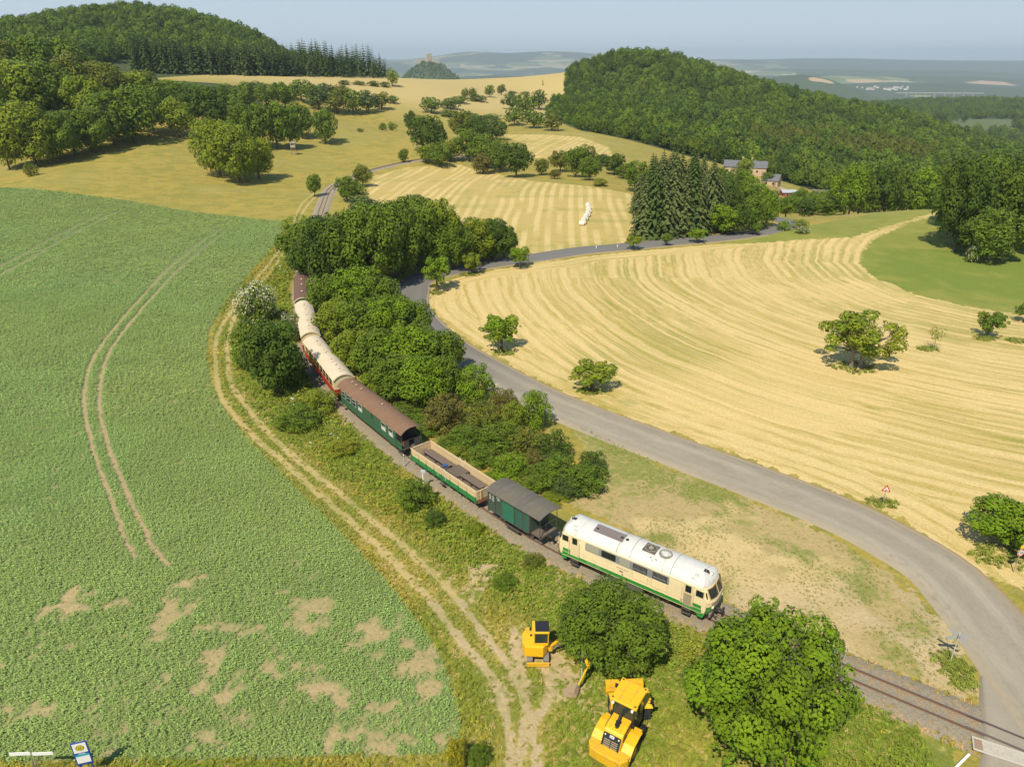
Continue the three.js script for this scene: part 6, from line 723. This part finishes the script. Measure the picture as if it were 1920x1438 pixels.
{ // mini excavator under the maple
  const G = new THREE.Group(), px = 1.75, pz = -36.6; G.position.set(px, H(px, pz), pz);
  for (const x of [-.55, .55]) { const t = part(G, 'crawler_track', extrude([[-1.0, .22], [-.85, .05], [.85, .05], [1.0, .22], [1.0, .36], [.85, .52], [-.85, .52], [-1.0, .36]], .34, .02).rotateY(-Math.PI / 2).translate(x + .17, 0, 0), mat(.20, .18, .155, .9)); for (let k = 0; k < 9; k++) part(t, 'track_pad', box(.37, .03, .16, x, .545, -.84 + k * .21), mat(.24, .215, .18, .9)); }
  part(G, 'blade', box(1.5, .35, .08, 0, .25, 1.25, .02), YEL2);
  const R0 = new THREE.Group(); const house = part(G, 'house', [extrude([[-.8, -.85], [.35, -.95], [.6, -.6], [.6, .6], [.35, .85], [-.6, .85], [-.95, .3], [-.95, -.4]], .75, .06).rotateX(-Math.PI / 2).translate(-.05, .68, 0)], YEL); part(house, 'exhaust_pipe', cyl(.06, .06, .3, -.5, 1.65, -.55, 10), BLK); part(house, 'fuel_cap', cyl(.08, .08, .06, -.45, 1.52, -.1, 12), BLK); part(house, 'hatch', box(.5, .04, .5, -.55, 1.51, -.5, .01), YEL2);
  const cab = part(G, 'cab', [box(.95, .25, 1.0, .2, 1.6, .32, .04)], YEL); part(cab, 'window', [box(.9, .95, .02, .2, 2.12, .8), box(.02, .95, .95, .66, 2.12, .32), box(.02, .95, .95, -.26, 2.12, .32)], CABGL); part(cab, 'pillar', [[-.26, -.16], [-.26, .8], [.66, -.16], [.66, .8]].map(([x, z]) => bar([x, 1.7, z], [x, 2.6, z], .04)), YEL); part(cab, 'roof', [box(1.05, .09, 1.1, .2, 2.63, .32, .03)], BLK); part(cab, 'roof_frame', [box(.2, .11, 1.1, -.3, 2.64, .32, .03), box(1.05, .11, .14, .2, 2.64, .85, .03)], YEL);
  part(G, 'swing_bracket', [cyl(.2, .2, .5, .85, .95, .35, 12), box(.4, .3, .3, .75, 1.0, .35, .04)], YEL2);
  const limb = (a, b, w0, w1, m, n) => { const A = new THREE.Vector3(...a), B = new THREE.Vector3(...b), d = B.clone().sub(A), g = new THREE.CylinderGeometry(w1 * .75, w0 * .75, d.length(), 4, 1); g.rotateY(Math.PI / 4); g.scale(1, 1, .62); g.translate(0, d.length() / 2, 0); g.applyQuaternion(new THREE.Quaternion().setFromUnitVectors(new THREE.Vector3(0, 1, 0), d.normalize())); g.translate(...a); return g; };
  const boom = part(G, 'boom', [limb([.95, 1.05, .35], [1.9, 2.3, .6], .22, .27), limb([1.9, 2.3, .6], [2.75, 2.65, 2.0], .27, .17)], YEL); part(boom, 'decal', box(.3, .16, .02).rotateY(-.6).translate(1.55, 1.95, .72), M2.red); part(boom, 'hydraulic_ram', [bar([1.05, .95, .55], [1.8, 2.1, .75], .05), bar([1.8, 2.55, .55], [2.6, 2.9, 1.7], .05)], M2.galv);
  const stick = part(G, 'stick', [limb([2.75, 2.75, 1.95], [3.1, 1.85, 2.85], .2, .22), limb([3.1, 1.85, 2.85], [2.5, .7, 3.35], .2, .12)], YEL); part(stick, 'bracket', box(.34, .3, .16, 3.08, 1.95, 2.8, .03), YEL2); part(stick, 'hydraulic_ram', [bar([2.75, 2.5, 2.3], [2.7, 1.3, 3.1], .045), bar([2.75, 1.4, 3.05], [2.45, .6, 3.4], .035)], M2.galv);
  part(G, 'bucket', [extrude([[-.3, .55], [.1, .6], [.3, .35], [.2, .05], [-.35, .02], [-.75, .08], [-.3, .14], [.02, .2], [.06, .4]], .7, .015).rotateY(-.35).translate(2.3, 0, 3.2)], mat(.36, .26, .16, .85)); top(G, 'mini_excavator'); tag(G, 'small yellow excavator reaching its arm under the maple', 'excavator');
}
{ const p = onPlane(1297, 1316), t = new THREE.Group(); t.position.set(p[0], .33, p[1]); t.rotation.set(.25, .9, 0); part(t, 'rubber', new THREE.TorusGeometry(.24, .1, 10, 24).scale(1, 1, 1.2), TYRE); part(t, 'rim', [cyl(.16, .16, .12, 0, 0, 0, 16, 'z')], M2.signBack); tag(top(t, 'spare_tyre'), 'black tyre leaning in the grass left of the large maple', 'tyre'); }

// ---------- signs and posts ----------
const standing = (u, v) => { const p = at(u, v), g = new THREE.Group(); g.position.set(p[0], p[2], p[1]); return g; };
const disc = (r, x, y, z, d = .02) => cyl(r, r, d, x, y, z, 28, 'z');
{ const g = standing(1781.7, 1243); g.rotation.y = (180 - 32) * DEG; part(g, 'post', [cyl(.035, .035, 2.7, 0, 1.35, -.05, 10)], M2.post); for (const s of [-1, 1]) { const a = part(g, 'crossbuck_arm', box(1.45, .24, .02).rotateZ(s * 35 * DEG).translate(0, 2.3, s * .012 + .02), M2.signBack); part(a, 'painted_face', box(1.4, .2, .006).rotateZ(s * 35 * DEG).translate(0, 2.3, s * .012 + .034), M2.white); part(a, 'red_tip', [-1, 1].map(e => box(.3, .2, .004).translate(e * .55, 0, 0).rotateZ(s * 35 * DEG).translate(0, 2.3, s * .012 + .04)), M2.red); } part(g, 'clamp', [box(.12, .05, .1, 0, 2.25, -.03), box(.12, .05, .1, 0, 2.4, -.03)], BLK); tag(top(g, 'crossing_sign'), 'grey backed crossbuck sign on a thin post at the level crossing', 'crossing sign'); }
{ const g = standing(1654, 951); g.rotation.y = -15 * DEG; part(g, 'post', cyl(.035, .035, 2.6, 0, 1.3, -.04, 10), M2.galv); const tri = s => [[-.45 * s, 2.02 - .02 * (1 - s)], [.45 * s, 2.02 - .02 * (1 - s)], [0, 2.0 + .8 * s]]; g.scale.setScalar(.85); part(g, 'sign_plate', extrude([[-.47, 1.98], [.47, 1.98], [0, 2.8]], .02, .004), M2.red); part(g, 'sign_face', extrude([[-.29, 2.09], [.29, 2.09], [0, 2.6]], .006).translate(0, 0, .028), M2.white); part(g, 'symbol', [box(.26, .03, .006, 0, 2.17, .04), box(.03, .2, .006, -.06, 2.24, .04), box(.03, .2, .006, .04, 2.24, .04), box(.2, .025, .006, 0, 2.26, .04)], BLK); tag(top(g, 'warning_sign'), 'red bordered triangular warning sign beside the road', 'road sign'); }
{ const g = standing(1902, 1074); g.rotation.y = 12 * DEG; part(g, 'post', cyl(.038, .038, 2.7, 0, 1.35, -.05, 10), M2.galv); part(g, 'sign_plate', disc(.33, 0, 1.95, 0), M2.white); part(g, 'red_ring', new THREE.TorusGeometry(.275, .04, 6, 32).scale(1, 1, .25).translate(0, 1.95, .014), M2.red); part(g, 'numeral', text('30', .22, .008).translate(0, 1.95, .012), mat(.12, .13, .14, .7)); const y = part(g, 'place_sign', [box(1.0, .34, .03, .28, 2.52, .0, .01)], mat(.85, .60, .01, .5)); part(y, 'sign_border', [box(.98, .02, .008, .28, 2.68, .02), box(.98, .02, .008, .28, 2.36, .02)], BLK); tag(top(g, 'speed_sign'), 'round red ringed speed sign under a yellow board at the right edge', 'road sign'); }
{ const g = standing(939, 657); g.rotation.y = 4 * DEG; part(g, 'post', cyl(.05, .05, 2.2, 0, 1.1, -.06, 10), M2.galv); part(g, 'sign_plate', disc(.32, 0, 2.1, 0), M2.white); part(g, 'red_ring', new THREE.TorusGeometry(.26, .045, 6, 28).scale(1, 1, .25).translate(0, 2.1, .014), M2.red); part(g, 'lower_plate', box(.3, .9, .02, 0, 1.1, .0, .005), M2.signBack); tag(top(g, 'road_sign'), 'small round sign on a grey post before a meadow tree', 'road sign'); }
{ const g = standing(794, 917); part(g, 'post', box(.12, 2.0, .12, 0, 1.0, 0, .01), M2.white); part(g, 'plate', box(.42, .36, .03, .05, 2.0, .08, .01), mat(.55, .62, .68, .4)); tag(top(g, 'marker_post'), 'white lineside post with a small square plate beside the open wagon', 'marker post'); }
{ const g = standing(758, 878); part(g, 'post', cyl(.05, .05, 1.5, 0, .75, 0, 8), mat(.4, .46, .52, .5)); part(g, 'cap', box(.14, .12, .06, 0, 1.5, 0, .02), M2.white); tag(top(g, 'marker_post'), 'thin blue grey post at the end of the green coach', 'marker post'); }
for (const [u, v, l] of [[1118, 466, 'left of two tiny white posts on the far road'], [1158, 464, 'right of two tiny white posts on the far road']]) { const g = standing(u, v); part(g, 'post', box(.16, 1.1, .14, 0, .55, 0, .03), M2.white); part(g, 'band', box(.17, .18, .15, 0, .85, 0), BLK); tag(top(g, 'guide_post'), l, 'guide post'); }
{ const p = onPlane(58, 1413, 2.45), g = new THREE.Group(); g.position.set(p[0], H(p[0], p[1]), p[1]); g.rotation.y = 3 * DEG; part(g, 'leg', [bar([-.02, 2.5, 0], [-.32, 0, .1], .03, .035, 8)], M2.galv); part(g, 'leg', [bar([.02, 2.5, 0], [.32, 0, .1], .03, .035, 8)], M2.galv); part(g, 'spike', bar([0, 2.3, 0], [0, 2.95, 0], .03, .012, 8), M2.galv); part(g, 'finger_board', box(1.12, .24, .03, -.6, 2.5, .02, .01), M2.white); part(g, 'finger_board', box(1.12, .24, .03, .6, 2.44, .02, .01), M2.white); tag(top(g, 'signpost'), 'signpost with two white finger boards at the bottom left', 'signpost'); }
{ const p = onPlane(150, 1405, 2.35), g = new THREE.Group(); g.position.set(p[0], H(p[0], p[1]), p[1]); g.rotation.y = 16 * DEG; part(g, 'post', [cyl(.04, .04, 2.9, -.28, 1.45, -.05, 10)], M2.blue); part(g, 'post', [cyl(.04, .04, 2.9, .28, 1.45, -.05, 10)], M2.blue); const b = part(g, 'board', box(.82, 1.75, .06, 0, 2.05, 0, .02), M2.blue); part(b, 'white_panel', box(.68, .7, .02, 0, 2.5, .03), M2.white); part(b, 'yellow_disc', [disc(.19, 0, 2.52, .045)], mat(.75, .50, .02, .5)); part(b, 'green_ring', new THREE.TorusGeometry(.185, .022, 6, 28).scale(1, 1, .4).translate(0, 2.52, .055), mat(.2, .26, .03, .5)); part(b, 'letter', text('H', .2, .01).translate(0, 2.52, .056), mat(.2, .26, .03, .5)); part(b, 'turquoise_strip', box(.68, .13, .02, 0, 1.94, .03), mat(.03, .40, .46, .5)); part(b, 'name_line', [-.12, -.03, .07, .14].map(x => box(.07, .04, .01, x, 2.06, .034)), M2.white); part(b, 'timetable', box(.68, .5, .02, 0, 1.6, .03), M2.white); tag(top(g, 'stop_sign'), 'blue stop board with yellow disc and white panels at the bottom left', 'stop sign'); }
// row of wrapped bales on the far mown field
{ const P = poly([[1103, 388], [1104, 397], [1102, 405], [1097, 414], [1092, 423]]), c = smooth(P, 60), L = []; let last = null; const geo = (() => { const g = new THREE.CylinderGeometry(.62, .62, 1.15, 18, 3, false); g.rotateZ(Math.PI / 2); return g; })(); const wrap = [mat(.72, .69, .58, .55), mat(.78, .76, .68, .5), mat(.66, .60, .46, .6)];
  const pts = []; for (const p of c) if (!last || Math.hypot(p[0] - last[0], p[1] - last[1]) > 1.32) { pts.push(p); last = p; }
  pts.slice(0, 26).forEach((p, i) => { const q = pts[Math.min(pts.length - 1, i + 1)], g = new THREE.Group(); g.position.set(p[0] + ((i * 7) % 3 - 1) * .18, H(p[0], p[1]) + .6, p[1]); g.rotation.y = -Math.atan2(q[1] - p[1], q[0] - p[0]) + ((i * 5) % 3 - 1) * .12; part(g, 'wrapping', geo, wrap[i % 3]); part(g, 'end_fold', [cyl(.45, .3, .08, .6, 0, 0, 14, 'x'), cyl(.3, .45, .08, -.6, 0, 0, 14, 'x')], wrap[(i + 1) % 3]); tag(top(g, 'hay_bale'), 'white wrapped round bale in the row on the far mown field', 'hay bale', 'row of wrapped bales'); }); }
{ const g = standing(551, 290), w = M2.wood; part(g, 'cabin', box(1.7, 1.7, 1.6, 0, 3.6, 0, .02), mat(.42, .35, .26, .9)); part(g, 'roof', box(2.1, .1, 2.0).rotateX(.15).translate(0, 4.55, 0), mat(.3, .27, .24, .9)); for (const [x, z] of [[-.7, -.7], [.7, -.7], [-.7, .7], [.7, .7]]) part(g, 'leg', bar([x * 1.6, 0, z * 1.6], [x, 2.8, z], .08), w); part(g, 'ladder', [bar([-.3, 0, 2.0], [-.3, 2.9, .8], .05), bar([.3, 0, 2.0], [.3, 2.9, .8], .05)], w); part(g, 'opening', box(1.3, .4, .02, 0, 3.9, .81), BLK); tag(top(g, 'hunting_hide'), 'small wooden hunting hide on stilts in the pale meadow', 'hide'); }
// ---------- buildings ----------
function house(name, label, x, z, turn, w, d, h, rise, wallM, roofM, extra) {
  const g = new THREE.Group(); g.position.set(x, H(x, z) - .3, z); g.rotation.y = turn; part(g, 'wall', [extrude([[-d / 2, 0], [d / 2, 0], [d / 2, h], [0, h + rise], [-d / 2, h]], w).rotateY(Math.PI / 2).translate(-w / 2, 0, 0)], wallM);
  const sl = Math.hypot(d / 2 + .4, rise * (1 + .8 / d)), an = Math.atan2(rise, d / 2); for (const s of [-1, 1]) part(g, 'roof_slope', box(w + .9, .18, sl).rotateX(s * an).translate(0, h + rise / 2 + .1 - .12, s * (d / 4 + .12)), roofM);
  for (const s of [-1, 1]) { for (let k = 0; k < Math.floor(w / 3.2); k++) { const wx = -w / 2 + 1.8 + k * 3.2, wn = part(g, 'window', box(1.1, 1.3, .08, wx, h * .55, s * (d / 2 + .01)), mat(.6, .55, .45, .7)); part(wn, 'pane', box(.9, 1.1, .06, wx, h * .55, s * (d / 2 + .05)), CABGL); } const gw = part(g, 'window', box(.08, 1.2, 1.0, s * (w / 2 + .01), h * .6, 0), mat(.6, .55, .45, .7)); part(gw, 'pane', box(.06, 1.0, .8, s * (w / 2 + .05), h * .6, 0), CABGL); }
  part(g, 'door', box(1.2, 2.1, .1, w / 2 - 1.4, 1.3, d / 2 + .02), M2.wood); if (extra) extra(g); top(g, name); return tag(g, label, 'house');
}
const slate = worn(.13, .135, .15, .15, [.2, .19, .18], .3, .7, 1.5), tileB = worn(.17, .135, .125, .15, [.24, .2, .17], .3, .8, 1.5), stoneW = worn(.52, .38, .26, .12, [.36, .27, .19], .4, .9);
{ const a = pt(1378, 330, 372), b = pt(1418, 328, 386); house('farmhouse', 'left stone farm building with slate roof in the trees', a[0], a[1], -.35, 11, 7, 4.2, 2.6, stoneW, slate, g => part(g, 'chimney', box(.7, 1.6, .7, 3, 8, 0), stoneW)); house('farmhouse', 'right stone farm building with gable towards the dirt lane', b[0], b[1], -.32, 9.5, 7.5, 4.2, 2.8, stoneW, slate, g => part(g, 'chimney', box(.7, 1.6, .7, -3, 8.2, 0), stoneW));
  const c = pt(1478, 362, 300), d = pt(1548, 370, 288), e = pt(1515, 379, 268); house('garden_shed', 'small red shed with pale grey roof below the farm', c[0], c[1], .05, 5.5, 4, 2.4, .7, mat(.34, .07, .05, .8), mat(.42, .45, .48, .5)); house('cottage', 'brown roofed white cottage half hidden in the valley trees', d[0], d[1], -.5, 10, 8, 3.4, 3, M2.white, tileB); { const f = pt(1556, 358, 300); house('cottage', 'grey roofed cottage just behind the brown roofed one', f[0], f[1], .4, 8, 7, 3.2, 2.6, stoneW, slate); const k2 = pt(1447, 346, 345); house('cottage', 'small stone cottage between the farm and the red shed', k2[0], k2[1], -.6, 7, 6, 3, 2.4, stoneW, slate); } house('caravan', 'white caravan showing through the valley trees', e[0], e[1], .2, 5, 2.4, 2.3, .25, M2.white, M2.white);
  const lane = smooth([pt(1430, 332, 372), pt(1452, 340, 350), pt(1478, 349, 330), pt(1505, 357, 312), pt(1535, 366, 296)].map(p => [p[0], p[1]]), 40); const o = new THREE.Mesh(strip(lane, [[-2.6], [0], [2.6]], .12), worn(.44, .33, .2, .15, [.3, .25, .12], .3, .95)); tag(top(o, 'dirt_lane'), 'pale dirt lane running down from the farm buildings', 'lane', null, 'structure');
  for (const [u, v, D, h, w, m] of [[1397, 330, 362, 9.5, 9, LM.light], [1440, 342, 345, 6, 6, LM.mid], [1497, 374, 283, 5, 6, LM.mid], [1572, 374, 280, 8, 8, LM.maple]]) { const p = pt(u, v, D); plant(p[0], p[1], h, w, 'mid1', m, 'garden_tree', 'leafy tree close to the farm and cottages', 'tree', 'garden trees around the farm'); }
}
{ // castle ruin on the far hill
  const g = new THREE.Group(), x = -322, z = -3045; g.position.set(x, H(x, z) - 1, z); const st = mat(.42, .33, .24, .95); const keep = part(g, 'keep', [box(15, 31, 13, 0, 15.5, 0, .5), cyl(6, 5.5, 31, -7.5, 15.5, 3, 14)], st); part(keep, 'parapet', [box(16, 3, 14, 0, 32, 0), box(4, 4, 4, 4, 34, 3)], st); for (let k = 0; k < 3; k++) part(keep, 'window', box(1.6, 3, .4, 2, 8 + k * 8, 6.7), mat(.06, .05, .05, 1)); part(g, 'ruined_wall', [box(34, 12, 4, -28, 5, 4), box(26, 9, 4, 26, 3, 4), box(8, 16, 7, -44, 6, 2)], st); tag(top(g, 'castle_keep'), 'tall stone castle tower with ruined walls on the distant hilltop', 'castle');
}
{ const p = pt(1018, 149, 735); const g = new THREE.Group(); g.position.set(p[0], H(p[0], p[1]), p[1]); g.scale.setScalar(.55); part(g, 'plinth', box(2.4, 3, 2.4, 0, 1.5, 0, .1), M2.wood); part(g, 'shaft', [box(1.4, 4, 1.4, 0, 5, 0, .1), cyl(.9, .2, 1.8, 0, 7.9, 0, 8)], mat(.2, .15, .12, .9)); tag(top(g, 'monument'), 'small dark monument on the crest left of the wooded hill', 'monument'); }
{ // valley viaduct and far settlement
  const p = at(1690, 181), q = at(1772, 178), A = [p[0], p[1]], Bq = [p[0] + 420, p[1] + 40], g = new THREE.Group(); const y0 = Math.max(H(...A), H(...Bq)) + 20; g.position.set(A[0], 0, A[1]); const L = Math.hypot(Bq[0] - A[0], Bq[1] - A[1]); g.rotation.y = -Math.atan2(Bq[1] - A[1], Bq[0] - A[0]); part(g, 'deck', box(L + 60, 4, 14, L / 2, y0, 0), M2.concrete); for (let k = 0; k < 8; k++) { const t = (k + .5) / 8, hx = lerp(A[0], Bq[0], t), hz = lerp(A[1], Bq[1], t), h = y0 - H(hx, hz) + 5; part(g, 'pier', box(5, h, 9, t * L, y0 - h / 2 - 1, 0), M2.concrete); } top(g, 'viaduct'); tag(g, 'long pale viaduct far away in the hazy valley', 'viaduct');
  const R = rng(404), wm = [mat(.75, .74, .70, .8), mat(.62, .60, .56, .8)], rm = [mat(.22, .2, .2, .9), mat(.34, .2, .15, .9)];
  for (let k = 0; k < 34; k++) { const r = at(1635 + R() * 75 + (k % 3 === 0 ? -60 * R() : 0), 163 + R() * 6), w = 9 + R() * 13, g2 = new THREE.Group(); g2.position.set(r[0], r[2], r[1]); g2.rotation.y = R() * 3; part(g2, 'wall', box(w, 6 + R() * 3, w * .7, 0, 3.2, 0), wm[k % 2]); part(g2, 'roof', extrude([[-w * .38, 6.4], [w * .38, 6.4], [0, 6.4 + w * .2]], w + 1).rotateY(Math.PI / 2).translate(-w / 2 - .5, 0, 0), rm[k % 2]); tag(top(g2, 'far_building'), 'tiny pale building of the settlement in the hazy valley', 'building', 'settlement in the hazy valley'); }
}
renderer.render(scene, camera);
